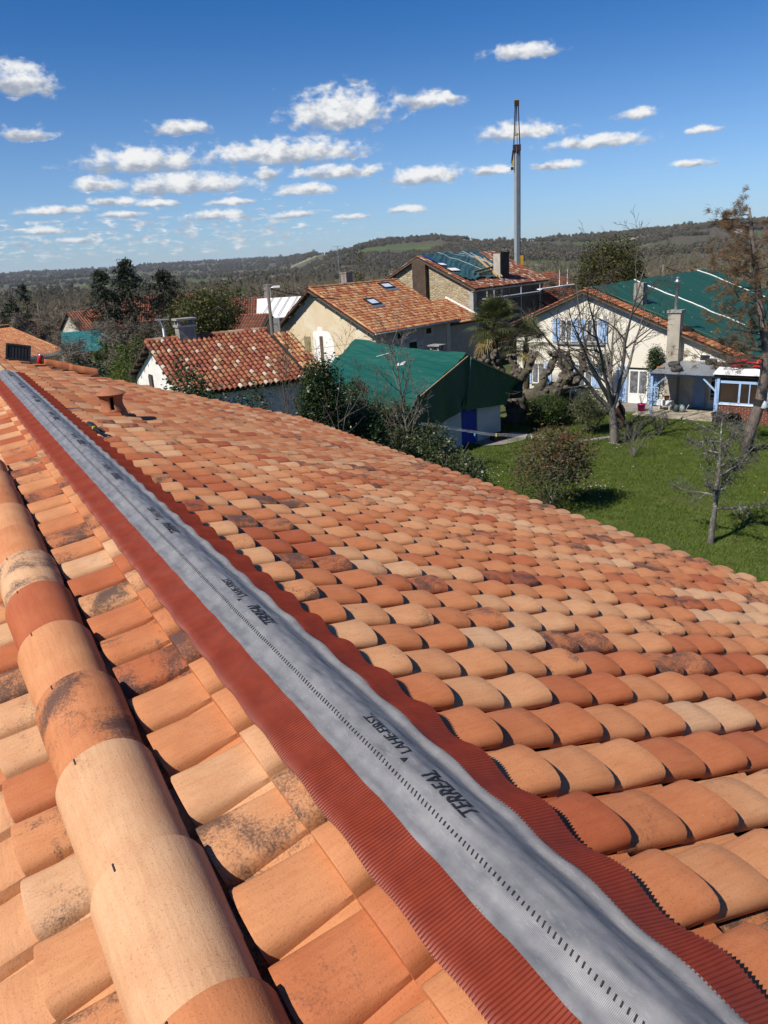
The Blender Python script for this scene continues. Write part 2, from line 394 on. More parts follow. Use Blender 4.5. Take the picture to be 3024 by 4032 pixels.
house = empty('tiled_house', mw=RF)
tag(house, 'house we look along, new terracotta tiled roof filling the foreground', 'house')
TMESH = [tile_mesh('tile', k).mesh('tile', M_TILE, sharp=38) for k in range(3)]
TTOP = tile_mesh('tile', 9, 11, False, -.30).mesh('tile', M_TILE, sharp=38)
TLO = tile_mesh('tile_lo', 5, 7, True)
TLOTOP = np.array(tile_mesh('tile_lo', 5, 7, True, -.30).v)
LOV, LOF = np.array(TLO.v), np.array(TLO.f)
def basis(right):
    v = Vector((CS, 0, -SN)) if right else Vector((-CS, 0, -SN)); n = Vector((SN, 0, CS)) if right else Vector((-SN, 0, CS))
    u = Vector((0, -1, 0)) if right else Vector((0, 1, 0))
    m = Matrix.Identity(3)
    for i in range(3): m[i][0] = u[i]; m[i][1] = v[i]; m[i][2] = n[i]
    return m
BR, BL = basis(True), basis(False)
def in_view(pw, margin=0.06):
    d = pw - Vector((0, 0, CAMZ)); z = d.dot(_fw)
    if z <= 0.05: return False
    x = d.dot(_rt)/z*3028/4032; y = d.dot(_up)/z*3028/4032
    return abs(x) < 0.375+margin and abs(y) < 0.5+margin
VENT_S, VENT_D = 7.42, 0.70
def lay_tiles():
    r = random.Random(11); cand = []
    def one(right, i, j, s, d):
        key = r.random(); c = min(1, max(0, r.gauss(0.53, 0.25))); sm = r.random()
        cut = .42 if right else .22; sm = 0.0 if sm < cut else (sm-cut)*(1.75 if right else 1.3)
        if c > .8 and sm > .5: sm *= .6
        pos = right_pt(s, d) if right else left_pt(s, d)
        pos = pos + Vector((0, r.uniform(-.003, .003), r.uniform(-.002, .002)))
        rot = Matrix.Rotation(r.uniform(-.008, .008), 3, 'Z')
        m3 = (BR if right else BL) @ rot
        m = m3.to_4x4(); m.translation = pos
        pw = RF @ (m @ Vector((.12, -.15, .03)))
        cand.append([(pw-Vector((0, 0, CAMZ))).length, in_view(pw), m, (c, key, sm), j == 0])
    # right slope: lip of row k at s = 2.1586 - k*TW; real noses at 0.3544 + 2*j*TG
    k0 = int((RIDGE_END-2.1586)/TW)
    for k in range(-k0, 20):
        s = 2.1586-k*TW+0.2185
        for j in range(0, 14):
            d = 0.3544+2*j*TG
            if d > EAVE+.02: continue
            one(True, k, j, s, d)
    for k in range(-14, int((RIDGE_END-2.0887)/TW)+1):
        s = 2.0887+k*TW-0.212
        for j in range(0, 7): one(False, k, j, s, 0.4152+2*j*TG)
    cand.sort(key=lambda c: (not c[1], c[0]))
    for q, (dist, vis, m, tint, top) in enumerate(cand[:300]):
        o = obj('tile', TTOP if top else TMESH[q % 3], house, mw=m); o.color = (*tint, 1)
    rest = cand[300:]; nv = len(LOV); V = np.empty((len(rest)*nv, 3)); F = np.empty((len(rest)*len(LOF), 4), int); C = np.ones((len(rest)*nv, 4))
    for q, (dist, vis, m, tint, top) in enumerate(rest):
        A = np.array(m); V[q*nv:(q+1)*nv] = (TLOTOP if top else LOV) @ A[:3, :3].T + A[:3, 3]
        F[q*len(LOF):(q+1)*len(LOF)] = LOF+q*nv; C[q*nv:(q+1)*nv, :3] = tint
    o = obj('tile_mass', fast_mesh('tile_mass', V, F, M_TILE_S, True, C), house); o['kind'] = 'stuff'
lay_tiles()
# deck, walls, eaves board
b = MB()
for right in (True, False):
    f = right_pt if right else left_pt
    dd = EAVE-0.06 if right else 3.0
    q = [f(-2.6, 0, -.035), f(RIDGE_END-.1, 0, -.035), f(RIDGE_END-.1, dd, -.035), f(-2.6, dd, -.035)]
    q2 = [p - Vector((0, 0, .05)) for p in q]
    vs = q+q2; fs = [(0, 1, 2, 3), (7, 6, 5, 4)]+[(i, i+4, (i+1) % 4+4, (i+1) % 4) for i in range(4)]
    if not right: fs = [t_[::-1] for t_ in fs]
    b.add(vs, fs)
b.build('roof_deck', M_UNDER, house)
b = MB(); zb = -8.4
xr = CS*(EAVE-.35); zr = -SN*(EAVE-.35)-.1; xl = -CS*2.7; zl = -SN*2.7-.1
b.prism([(xl, zb), (xr, zb), (xr, zr), (0, -.12), (xl, zl)], -2.4, RIDGE_END-.28)
b.build('wall', M_RENDER_W, house)
b = MB(); b.box(-.024, .024, 9.72, RIDGE_END-.15, -.03, .055); b.build('ridge_batten', M_WOOD, house)
b = MB(); p = right_pt(0, EAVE-.02, -.03)
b.tube([(p.x+.05, -2.5, p.z-.06), (p.x+.05, RIDGE_END-.1, p.z-.06)], .06, 10); b.build('gutter', surf('zinc_gutter', (.35, .36, .37, 1), rough=.45, metal=.6), house, smooth=True)

# ------------------------------------------------------------------ ridge vent roll
def hn(x, y):
    """cheap smooth pseudo noise"""
    return (math.sin(x*3.1+y*5.3+1.3)+math.sin(x*7.7-y*11.1+.4)*.6+math.sin(x*15.1+y*23.0)*.35+math.sin(-x*31+y*41+2.)*.2)/2.15
PROF = [(-.190, -.004), (-.179, .004), (-.13, .014), (-.086, .026), (-.060, .034), (-.030, .053), (-.004, .063), (.022, .061), (.050, .048), (.073, .030), (.089, .019), (.104, .0245), (.120, .018), (.150, .006), (.196, -.010), (.205, -.014)]
PT = np.array([p[0] for p in PROF]); PZ = np.array([p[1] for p in PROF])
def roll_pt(t, s, lift=0.0, corr=False):
    z = float(np.interp(t, PT, PZ))
    # drape over the tile rolls on either side
    if t > .06:
        k = min(1, (t-.06)/.14); ph = math.cos(2*math.pi*(s-2.1586-.105)/TW)
        z += k*(.0085*ph+.006); t2 = t + k*.0045*ph + .004*hn(s*1.3, .2)*k
    else:
        t2 = t
    if t < -.05:
        k = min(1, (-.05-t)/.13); ph = math.cos(2*math.pi*(s-2.0887-.12)/TW)
        z += k*(.0055*ph+.002*hn(s*2, 1.0)); t2 = t - k*.0015*hn(s*1.1, 3.0)
    if -.09 < t < .115:
        e = 1-abs((t-.012)/.105)
        z += max(0, e)*.0035*hn(s*1.6, t*5)+.0022*hn(s*4.0, t*16)+.0012*hn(s*11., t*40)
    if corr: z += .0040*math.sin(2*math.pi*s/.0080)
    return Vector((t2, s, z+lift))
M_FABRIC, t, bs = new_mat('grey_fleece')
tc = t.new('ShaderNodeTexCoord'); v = tc.outputs['Object']
n1 = t.noise(v, 14, 5, .6); n2 = t.noise(t.vmath('MULTIPLY', v, (1, .25, 1)), 160, 3, .7)
col = t.mix(t.map(n1, .3, .7, 0, 1), s2l(126, 125, 125), s2l(96, 96, 99)); col = t.mix(t.map(n2, .55, .75, 0, .35), col, s2l(150, 151, 153))
t.l.new(col, bs.inputs['Base Color']); bs.inputs['Roughness'].default_value = .5; bs.inputs['Specular IOR Level'].default_value = .45
wv = t.new('ShaderNodeTexWave'); t.l.new(v, wv.inputs[0]); wv.bands_direction = 'Y'; wv.inputs['Scale'].default_value = 115; wv.inputs['Distortion'].default_value = .6
bn = t.new('ShaderNodeBump'); bn.inputs['Strength'].default_value = .22; bn.inputs['Distance'].default_value = .002
t.l.new(t.math('ADD', wv.outputs[1], t.math('MULTIPLY', n1, 2.5)), bn.inputs['Height']); t.l.new(bn.outputs[0], bs.inputs['Normal'])
M_FLANGE = surf('red_pleated_aluminium', s2l(130, 54, 34), s2l(116, 46, 30), 25, .42, spec=.4)
M_INK = surf('black_print', s2l(30, 32, 38), s2l(40, 42, 48), 60, .6)
M_SLIT = surf('slit', s2l(48, 44, 48), rough=.9)
roll = empty('ridge_vent_roll', mw=RF)
tag(roll, 'grey fleece ridge roll with red pleated side flanges running along the roof ridge', 'ridge roll')
S0, S1 = -.6, 9.76
ss = np.arange(S0, S1+.001, .022)
MB().grid(lambda a, s: roll_pt(a, s, .0045 if (a < -.07 or a > .105) else .0030), np.linspace(-.088, .117, 34), ss[::-1]).build('fleece', M_FABRIC, roll, smooth=True)
for nm, a, bb in (('left', -.188, -.082), ('right', .112, .200)):
    st = .0080/4; near = np.arange(S0, S1, st); na = np.linspace(a, bb, 9)
    mb = MB()
    mb.grid(lambda q, s: roll_pt(q, s, 0.0 if nm == 'left' else .0045, True), na, near[::-1])
    o = mb.build('flange', M_FLANGE, roll, smooth=True)
# stitched slits along both sides of the crest
mb = MB()
for t_, w_, l_, pitch in ((-.034, .0030, .0085, .0128), (.086, .0016, .0060, .0128)):
    s = S0+.02
    while s < S1-.05:
        c = [roll_pt(t_-l_/2*(.45 if t_ > 0 else 1), s+(.004 if t_ > 0 else -.0012), .0050), roll_pt(t_+l_/2*(.45 if t_ > 0 else 1), s-(.004 if t_ > 0 else -.0012), .0050)]
        n = Vector((0, w_/2, 0)); mb.add([c[0]-n, c[1]-n, c[1]+n, c[0]+n], [(0, 1, 2, 3)]); s += pitch
mb.build('stitching', M_SLIT, roll)
def print_text(body, s_at, t_at, length, height, slant=0.0):
    cu = bpy.data.curves.new('txt', 'FONT'); cu.body = body; cu.size = 1.0; cu.shear = slant; cu.resolution_u = 3; cu.offset = .010
    tmp = bpy.data.objects.new('txt', cu); COL.objects.link(tmp)
    dg = bpy.context.evaluated_depsgraph_get(); me = tmp.evaluated_get(dg).to_mesh()
    bm_ = bmesh.new(); bm_.from_mesh(me); bmesh.ops.triangulate(bm_, faces=bm_.faces[:]); bmesh.ops.subdivide_edges(bm_, edges=[e for e in bm_.edges if e.calc_length() > .12], cuts=3, use_grid_fill=True); bmesh.ops.triangulate(bm_, faces=bm_.faces[:]); bm_.verts.index_update()
    P = np.array([v.co[:] for v in bm_.verts]); F = [tuple(v.index for v in p.verts) for p in bm_.faces]; bm_.free()
    tmp.evaluated_get(dg).to_mesh_clear(); bpy.data.objects.remove(tmp)
    x0, x1 = P[:, 0].min(), P[:, 0].max(); y1 = P[:, 1].max()
    return [roll_pt(t_at-(p[1]/y1)*height, s_at+(p[0]-x0)/(x1-x0)*length, .0054) for p in P], F
for k in range(0, 10):
    mb = MB()
    if k+1.022+.17 < S1:
        mb.add(*print_text('TERREAL', k+.998, .036, .160, .040, .12)); mb.build('lettering', M_INK, roll)
    mb = MB()
    if k+1.255+.2 < S1:
        mb.add(*print_text('LAHE-FIRST.', k+1.232, .028, .180, .026, .12))
        mb.add([roll_pt(.007, k+1.216, .0054), roll_pt(-.009, k+1.208, .0054), roll_pt(-.009, k+1.224, .0054)], [(0, 1, 2)])
        mb.build('lettering', M_INK, roll)
# ------------------------------------------------------------------ loose ridge tiles lying in a run on the left slope
def ridge_tile_mesh(L=.455, w0=.122, w1=.109, n=22, notch=True):
    """half-round ridge tile along y: wide end (nail slit) at y=L, narrow end at y=0"""
    b = MB(); th = .013; ys = [0, .004, .05, .12, .198, .203, .27, .34, .40, .445, L]
    V = []
    for y in ys:
        k = y/L; w = w1+(w0-w1)*k - (.0016 if y < .2 else 0) - (.003 if y in (0, L) else 0)
        V.append([(w*math.copysign(abs(math.cos(a))**.93, math.cos(a)), y, w*.93*abs(math.sin(a))**.95) for a in [math.pi*(1-i/n) for i in range(n+1)]])
    m = n+1; vs = [p for r_ in V for p in r_]; F = [(i*m+j, i*m+j+1, (i+1)*m+j+1, (i+1)*m+j) for i in range(len(ys)-1) for j in range(n)]
    B0 = len(vs); vs += [(x*(1-th/.11), y, z*(1-th/.11)) for r_ in V for x, y, z in r_]
    F += [(B0+i*m+j, B0+(i+1)*m+j, B0+(i+1)*m+j+1, B0+i*m+j+1) for i in range(len(ys)-1) for j in range(n)]
    for i, flip in ((0, 1), (len(ys)-1, 0)):
        for j in range(n):
            q = (i*m+j, i*m+j+1, B0+i*m+j+1, B0+i*m+j); F.append(q[::-1] if flip else q)
    for i in range(len(ys)-1):
        F.append((i*m, (i+1)*m, B0+(i+1)*m, B0+i*m)); F.append((i*m+n, B0+i*m+n, B0+(i+1)*m+n, (i+1)*m+n))
    return b.add(vs, F)
RTM = ridge_tile_mesh().mesh('ridge_tile', M_TILE, sharp=38)
SLITM = MB().box(-.0018, .0018, 0, .022, -.002, .0012).mesh('nail_slit', M_SLIT)
RUN = [(0.595, .42, .30, .15, 'rusty orange ridge tile at the near end of the loose run'),
       (0.985, .98, .11, .25, 'pale sand ridge tile, nearest of the two pale ones in the loose run'),
       (1.392, .96, .52, .30, 'pale sand ridge tile just below the smoky brown one in the loose run'),
       (1.790, .42, .77, .95, 'smoky brown and orange ridge tile above the pale ones in the loose run'),
       (2.190, .62, .34, .25, 'tan orange ridge tile between the smoky one and the plain red one'),
       (2.595, .05, .93, .00, 'plain deep red ridge tile without stains in the loose run'),
       (2.995, .99, .63, .85, 'greyish smoke-streaked ridge tile directly beyond the plain red one'),
       (3.400, .50, .19, .30, 'orange ridge tile next beyond the greyish streaked one'),
       (3.805, .70, .45, .40, 'light orange ridge tile, fourth from the far end of the loose run'),
       (4.210, .40, .58, .55, 'brown orange ridge tile, third from the far end of the loose run'),
       (4.615, .62, .81, .20, 'orange ridge tile, second from the far end of the loose run'),
       (5.020, .55, .05, .35, 'orange ridge tile at the far end of the loose run')]
for i, (s, c, k, sm, lab) in enumerate(RUN):
    p = left_pt(s-.072, .425+.118, .054) ; rl = Matrix.Identity(4)
    a = basis(False)
    m = Matrix.Identity(4)                      # x across the slope, y along the ridge, z normal to the slope
    v = Vector((-CS, 0, -SN)); n_ = Vector((-SN, 0, CS))
    for q in range(3): m[q][0] = -v[q]; m[q][1] = (0, 1, 0)[q]; m[q][2] = n_[q]
    m.translation = p
    m = m @ Matrix.Rotation(random.uniform(-.012, .012), 4, 'Z') @ Matrix.Rotation(.036, 4, 'X')
    o = obj('ridge_tile', RTM); o.matrix_basis = RF @ m; o.color = (c, k, sm, 1)
    tag(o, lab, 'ridge tile', 'ridge tiles laid ready beside the ridge')
    sl_ = obj('nail_slit', SLITM, o, loc=(-.030, .428, .1105)); sl_.rotation_euler = (0, -.30, 0)
# two more ridge tiles parked at the far verge
for i, (s, d, c, k, lab) in enumerate([(12.06, .80, .25, .2, 'orange ridge tile parked on the far verge, next to the red can'), (12.02, 1.14, .30, .6, 'orange ridge tile parked on the far verge, farther from the red can')]):
    m = Matrix.Identity(4); v = Vector((CS, 0, -SN)); n_ = Vector((SN, 0, CS))
    for q in range(3): m[q][0] = (0, -1, 0)[q]; m[q][1] = v[q]; m[q][2] = n_[q]
    m.translation = right_pt(s, d-.1, .062)
    o = obj('ridge_tile', RTM); o.matrix_basis = RF @ m @ Matrix.Scale(.86, 4); o.color = (c, k, .1, 1); tag(o, lab, 'ridge tile', 'ridge tiles parked on the far verge')

# ------------------------------------------------------------------ terracotta lantern vent (fixed to its tile)
M_CLAYV = surf('vent_clay', (.36, .145, .07, 1), (.28, .10, .05, 1), 14, .7, .3, 90, c3=(.06, .04, .035, 1), s3=9, t3=.60)
M_BLACK = surf('dark_void', (.006, .006, .006, 1), rough=1.0, spec=0)
vp = RF @ right_pt(VENT_S, VENT_D, .035)
vent = empty('roof_vent', parent=house); vent.matrix_basis = RF.inverted() @ Matrix.Translation(vp)
vent['label'] = 'terracotta lantern vent with pointed cap standing on the tiles'
def vent_r(z): return .098+.026*((z-.105)/.08)**2
prof = [(.132, -.06), (.126, .0), (.120, .018)]+[(vent_r(z), z) for z in np.linspace(.035, .182, 11)]
nseg = 40; b = MB(); vs = []
for r_, z in prof:
    for k in range(nseg): a = 2*math.pi*k/nseg; vs.append((r_*math.cos(a), r_*math.sin(a), z))
F = []
for i in range(len(prof)-1):
    for k in range(nseg):
        hole = False
        zc = (prof[i][1]+prof[i+1][1])/2
        ph = ((k+.5)/nseg*4) % 1.0 - .5                      # four openings round the lantern
        if .050 < zc < .165 and abs(ph) < (.105 if zc > .075 else .07): hole = True
        if not hole: F.append((i*nseg+k, i*nseg+(k+1) % nseg, (i+1)*nseg+(k+1) % nseg, (i+1)*nseg+k))
rot = R(-25)
b.add([Matrix.Rotation(rot, 3, 'Z') @ Vector(p) for p in vs], F)
bo = b.build('lantern_body', M_CLAYV, vent, smooth=True)
md = bo.modifiers.new('shell', 'SOLIDIFY'); md.thickness = .011; md.offset = -1
MB().lathe([(.080, .0), (.080, .182)], 20).build('dark_flue', M_BLACK, vent, smooth=True)
MB().lathe([(.124, .176), (.135, .180), (.138, .187), (.128, .195), (.098, .209), (.062, .226), (.024, .243), (.010, .250), (0.0005, .253)], 40).build('cap', M_CLAYV, vent, smooth=True, sharp=50)
MB().lathe([(.135, .180), (.06, .184), (.0005, .184)], 40).build('cap_soffit', M_CLAYV, vent, smooth=True)

# ------------------------------------------------------------------ small things left on the roof
M_RUBBER = surf('dark_rubber', s2l(52, 50, 48), s2l(36, 35, 34), 20, .6)
M_YEL = surf('yellow_ring', s2l(196, 170, 50), rough=.5)
M_STEEL = surf('tool_steel', s2l(60, 60, 62), s2l(40, 40, 42), 20, .45, metal=.5)
tl = empty('hand_tool', mw=RF @ Matrix.Translation(right_pt(5.86, .21, .072)) )
tag(tl, 'hand tool with dark grip and yellow ring lying on the tiles near the ridge roll', 'tool')
d0 = Vector((-.008, .135, .004)); d1 = Vector((.012, -.165, -.004))
MB().tube([d0, d0+Vector((.004, -.03, .004)), Vector((-.006, .03, .006)), Vector((.0, -.045, .002))], [.017, .022, .018, .014], 10).build('grip', M_RUBBER, tl, smooth=True)
MB().tube([d0+Vector((.028, -.01, 0)), Vector((.02, .02, .0)), Vector((.014, -.05, 0))], [.013, .014, .011], 8).build('grip', M_RUBBER, tl, smooth=True)
MB().tube([Vector((.0, -.045, .002)), Vector((.001, -.058, .002))], [.0165, .0165], 12).build('ring', M_YEL, tl, smooth=True)
b = MB(); b.tube([Vector((.001, -.058, .002)), Vector((.004, -.10, 0)), Vector((.010, -.14, -.004)), d1+Vector((0, -.02, 0))], [.013, .012, .008, .002], 6); b.tube([Vector((.010, -.062, 0)), Vector((.028, -.10, .004)), Vector((.044, -.125, -.002)), Vector((.05, -.16, -.02))], [.010, .010, .007, .002], 6)
b.build('jaw', M_STEEL, tl, smooth=True)
# black crate standing on edge at the far verge
M_CRATE = surf('black_plastic', s2l(30, 30, 31), s2l(22, 22, 23), 9, .5, spec=.4)
cr = empty('black_crate', mw=RF @ Matrix.Translation(right_pt(11.85, .36, .065)) @ Matrix.Rotation(R(-12), 4, 'Z') @ Matrix.Rotation(R(-9), 4, 'X') @ Matrix.Rotation(SLOPE*.62, 4, 'Y'))
tag(cr, 'black plastic crate tipped on its side on the far verge of the roof', 'crate')
b = MB(); W, H, Dp = .145, .205, .10
b.box(-W, W, -Dp/2, -Dp/2+.012, 0, H); b.box(-W, -W+.012, -Dp/2, Dp/2, 0, H); b.box(W-.012, W, -Dp/2, Dp/2, 0, H); b.box(-W, W, -Dp/2, Dp/2, 0, .012); b.box(-W, W, -Dp/2, Dp/2, H-.012, H)
b.build('shell', M_CRATE, cr)
b = MB(); b.box(-W-.012, W+.012, -Dp/2-.012, -Dp/2+.004, -.008, .018); b.box(-W-.012, W+.012, -Dp/2-.012, -Dp/2+.004, H-.018, H+.008); b.box(-W-.012, -W+.012, -Dp/2-.012, -Dp/2+.004, .018, H-.018); b.box(W-.012, W+.012, -Dp/2-.012, -Dp/2+.004, .018, H-.018); b.build('rim', M_CRATE, cr)
b = MB()
for k in range(7): x = -W+.04+k*.0405; b.box(x, x+.010, -Dp/2-.006, -Dp/2+.001, .03, H-.03)
b.build('ribs', M_CRATE, cr)
M_CAN = surf('red_can', s2l(168, 28, 26), s2l(150, 22, 22), 20, .35, spec=.5); M_ALU = surf('can_aluminium', (.75, .76, .78, 1), rough=.3, metal=.9)
cn = empty('drinks_can', mw=RF @ Matrix.Translation(right_pt(12.06, .655, .06)) @ Matrix.Rotation(SLOPE, 4, 'Y') @ Matrix.Scale(1.15, 4))
tag(cn, 'red drinks can with silver top standing on the far verge', 'can')
MB().lathe([(.0005, 0), (.027, .001), (.033, .010), (.033, .098), (.029, .108)], 20).build('body', M_CAN, cn, smooth=True)
MB().lathe([(.029, .108), (.030, .115), (.027, .115), (.026, .110), (.0005, .110)], 20).build('lid', M_ALU, cn, smooth=True)
b = MB()
for k in range(14): a = -0.9+k*.14; b.box(-.001, .001, -.006, .006, .035+.012*math.sin(k*.9), .062+.012*math.sin(k*.9), Matrix.Rotation(a, 4, 'Z') @ Matrix.Translation((.0336, 0, 0)))
b.build('white_stripe', surf('white_print', (.8, .8, .8, 1), rough=.4), cn)
# ------------------------------------------------------------------ terrain
SKYLINE = [(-180, .004), (-60, .004), (-24.46, 0.0049), (-22.6, 0.0058), (-20.59, 0.0053), (-18.86, 0.0049), (-14.93, 0.006), (-11.34, 0.0066), (-7.29, 0.0061), (-6.65, 0.0053), (-4.18, 0.0062), (-2.5, 0.0076), (-1.08, 0.0101), (-0.88, 0.0125), (0.03, 0.0160), (1.47, 0.0190), (3.59, 0.0190), (5.01, 0.0190), (7.34, 0.0130), (8.16, 0.010), (11.9, 0.0085), (13.63, 0.0105), (15.0, 0.011), (17.8, 0.0108), (19.42, 0.011), (21.03, 0.0122), (22.6, 0.0125), (23.6, 0.0145), (26.19, 0.0145), (40, .012), (70, .006), (180, .004)]
SKA = np.array([a for a, _ in SKYLINE]); SKT = np.array([t_ for _, t_ in SKYLINE])
def sst(x, a, b):
    k = np.clip((x-a)/(b-a), 0, 1); return k*k*(3-2*k)
def far_r(az): return 9000-5700*sst(az, -7.5, -1.5) + 400*np.sin(az*.5)
def ground_z(x, y):
    """flat village, valley floor below it, hills behind"""
    r = np.hypot(x, y); az = np.degrees(np.arctan2(x, y))
    z = -15*sst(r, 95, 320) - 6*sst(r, 300, 900)
    r0 = far_r(az); top = 9.5+np.interp(az, SKA, SKT)*r0
    rise = sst(r, r0*.36, r0)
    rl = 1+.10*np.sin(x*.004+1)*np.sin(y*.0033) + .05*np.sin(x*.011)*np.sin(y*.013+.7)
    z = z*(1-rise)+top*rise*np.where(r < r0*.98, rl*(1-rise)+rise, 1)
    return np.where(r > r0, top-(r-r0)*.012, z)
def build_ground():
    azs = np.concatenate([np.arange(-180, -40, 5), np.arange(-40, 40, .35), np.arange(40, 180.1, 5)])
    rs = np.concatenate([[0.01], np.linspace(12, 95, 8), np.geomspace(100, 15000, 95)])
    A, Rr = np.meshgrid(np.radians(azs), rs)
    X = Rr*np.sin(A); Y = Rr*np.cos(A); Z = ground_z(X, Y)-.02
    V = np.stack([X, Y, Z], -1).reshape(-1, 3); a = len(azs); j, i = np.meshgrid(np.arange(len(rs)-1), np.arange(a-1), indexing='ij')
    F = np.stack([j*a+i, (j+1)*a+i, (j+1)*a+i+1, j*a+i+1], -1).reshape(-1, 4)[:, ::-1]
    m, t, b = new_mat('countryside'); tc = t.new('ShaderNodeTexCoord'); v = tc.outputs['Object']
    sp = t.new('ShaderNodeSeparateXYZ'); t.l.new(v, sp.inputs[0])
    cb = t.new('ShaderNodeCombineXYZ'); t.l.new(sp.outputs[0], cb.inputs[0]); t.l.new(sp.outputs[1], cb.inputs[1]); p2 = cb.outputs[0]
    wp = t.vmath('ADD', p2, t.vmath('MULTIPLY', t.new('ShaderNodeTexNoise').outputs[1], (0, 0, 0)))
    vo = t.new('ShaderNodeTexVoronoi'); vo.feature = 'F1'; vo.inputs['Scale'].default_value = .0042; t.l.new(p2, vo.inputs['Vector'])
    cell = t.new('ShaderNodeSeparateColor'); t.l.new(vo.outputs['Color'], cell.inputs[0])
    field = t.ramp(cell.outputs[0], [(0, (.065, .095, .028)), (.28, (.085, .115, .035)), (.45, (.085, .085, .05)), (.6, (.15, .14, .07)), (.72, (.28, .23, .17)), (.86, (.075, .10, .032)), (1, (.11, .10, .06))], 'CONSTANT')
    fn = t.noise(p2, .03, 4, .6); field = t.mix(t.map(fn, .35, .7, 0, .5), field, t.mix(1, field, (.6, .66, .6, 1), 'MULTIPLY'))
    wn = t.noise(p2, .0021, 6, .62); wood = t.map(wn, .47, .53, 0, 1)
    wn2 = t.noise(p2, .05, 4, .7); wcol = t.mix(t.map(wn2, .3, .7, 0, 1), (.060, .052, .036, 1), (.10, .085, .06, 1))
    col = t.mix(wood, field, wcol)
    near = t.map(t.vmath('LENGTH', p2), 150, 900, 1, 0)
    gn = t.noise(p2, .5, 5, .6); grass = t.mix(t.map(gn, .35, .65, 0, 1), (.055, .075, .022, 1), (.085, .085, .035, 1))
    col = t.mix(near, col, grass)
    t.l.new(col, b.inputs['Base Color']); b.inputs['Roughness'].default_value = .95; b.inputs['Specular IOR Level'].default_value = .1
    o = obj('ground', fast_mesh('ground', V, F, m)); o.data.shade_smooth(); tag(o, kind='structure')
build_ground()
def lawn():
    m, t, b = new_mat('lawn_turf'); tc = t.new('ShaderNodeTexCoord'); v = tc.outputs['Object']
    a = t.noise(v, .35, 5, .6); c = t.noise(v, 9, 4, .7)
    col = t.mix(t.map(a, .3, .7, 0, 1), (.075, .110, .018, 1), (.105, .135, .030, 1))
    col = t.mix(t.map(c, .35, .7, 0, .6), col, (.042, .068, .012, 1))
    t.l.new(col, b.inputs['Base Color']); b.inputs['Roughness'].default_value = .9; b.inputs['Specular IOR Level'].default_value = .15
    bn = t.new('ShaderNodeBump'); bn.inputs['Strength'].default_value = .8; bn.inputs['Distance'].default_value = .06; t.l.new(c, bn.inputs['Height']); t.l.new(bn.outputs[0], b.inputs['Normal'])
    us = np.linspace(-8, 30, 77); vs = np.linspace(12, 46, 69)
    o = MB().grid(lambda x, y: (x, y, .03*math.sin(x*.9)*math.sin(y*.7+1)+.02*math.sin(x*2.3+y*1.7)), us, vs).build('lawn', m, smooth=True)
    tag(o, kind='structure')
lawn()
def lawn_z(x, y): return .03*math.sin(x*.9)*math.sin(y*.7+1)+.02*math.sin(x*2.3+y*1.7)

# ------------------------------------------------------------------ background houses: shared bits
OLD = [(.17, .052, .030), (.25, .075, .042), (.31, .105, .055), (.33, .14, .075), (.33, .19, .085), (.55, .50, .42)]
MIXP = [(.25, .075, .036), (.36, .125, .055), (.44, .17, .075), (.48, .235, .105), (.54, .33, .16), (.56, .40, .22)]
M_OLD, M_OLD_S = tile_mat('old_canal_tile', OLD, 'object', fine=.4), tile_mat('old_canal_tile_mass', OLD, 'attr', fine=.4)
M_MIX, M_MIX_S = tile_mat('blended_canal_tile', MIXP, 'object', fine=.4), tile_mat('blended_canal_tile_mass', MIXP, 'attr', fine=.4)
M_DECK = surf('dark_roof_boards', (.05, .035, .025, 1), (.03, .022, .018, 1), 6, .9)
M_BARGE = surf('weathered_barge', (.16, .11, .075, 1), (.09, .06, .04, 1), 4, .85)
M_STEELG = surf('galvanised', (.42, .44, .45, 1), (.34, .36, .37, 1), 6, .4, metal=.7)
M_CONC = surf('weathered_concrete', (.33, .31, .28, 1), (.21, .20, .18, 1), 3.5, .92, .4, 30, c3=(.07, .07, .065, 1), s3=1.6, t3=.55)
M_GLASS = surf('window_glass', (.02, .024, .03, 1), (.03, .035, .04, 1), 2, .06, spec=.8)
M_DARKIN = surf('dark_opening', (.018, .016, .014, 1), rough=.9)
M_WHITEP = surf('white_paint', (.76, .76, .74, 1), (.68, .68, .66, 1), 5, .6)
M_CURT = surf('lace_behind_glass', (.26, .27, .28, 1), (.04, .045, .05, 1), 4, .2, spec=.7)
def canal(w, L, h, lo=5):
    b = MB(); P = [(0, 0), (.18*w, -.004)]+[(.2*w+.40*w*(1-math.cos(math.pi*i/lo)), h*math.sin(math.pi*i/lo)) for i in range(lo+1)]
    n = len(P); vs = [(u*.97+.01*w, -L, z*.85-.025) for u, z in P]+[(u, 0, z+.004) for u, z in P]+[(u, .001, z-.016) for u, z in P]
    return b.add(vs, [(j*n+i, j*n+i+1, (j+1)*n+i+1, (j+1)*n+i) for j in range(2) for i in range(n-1)])
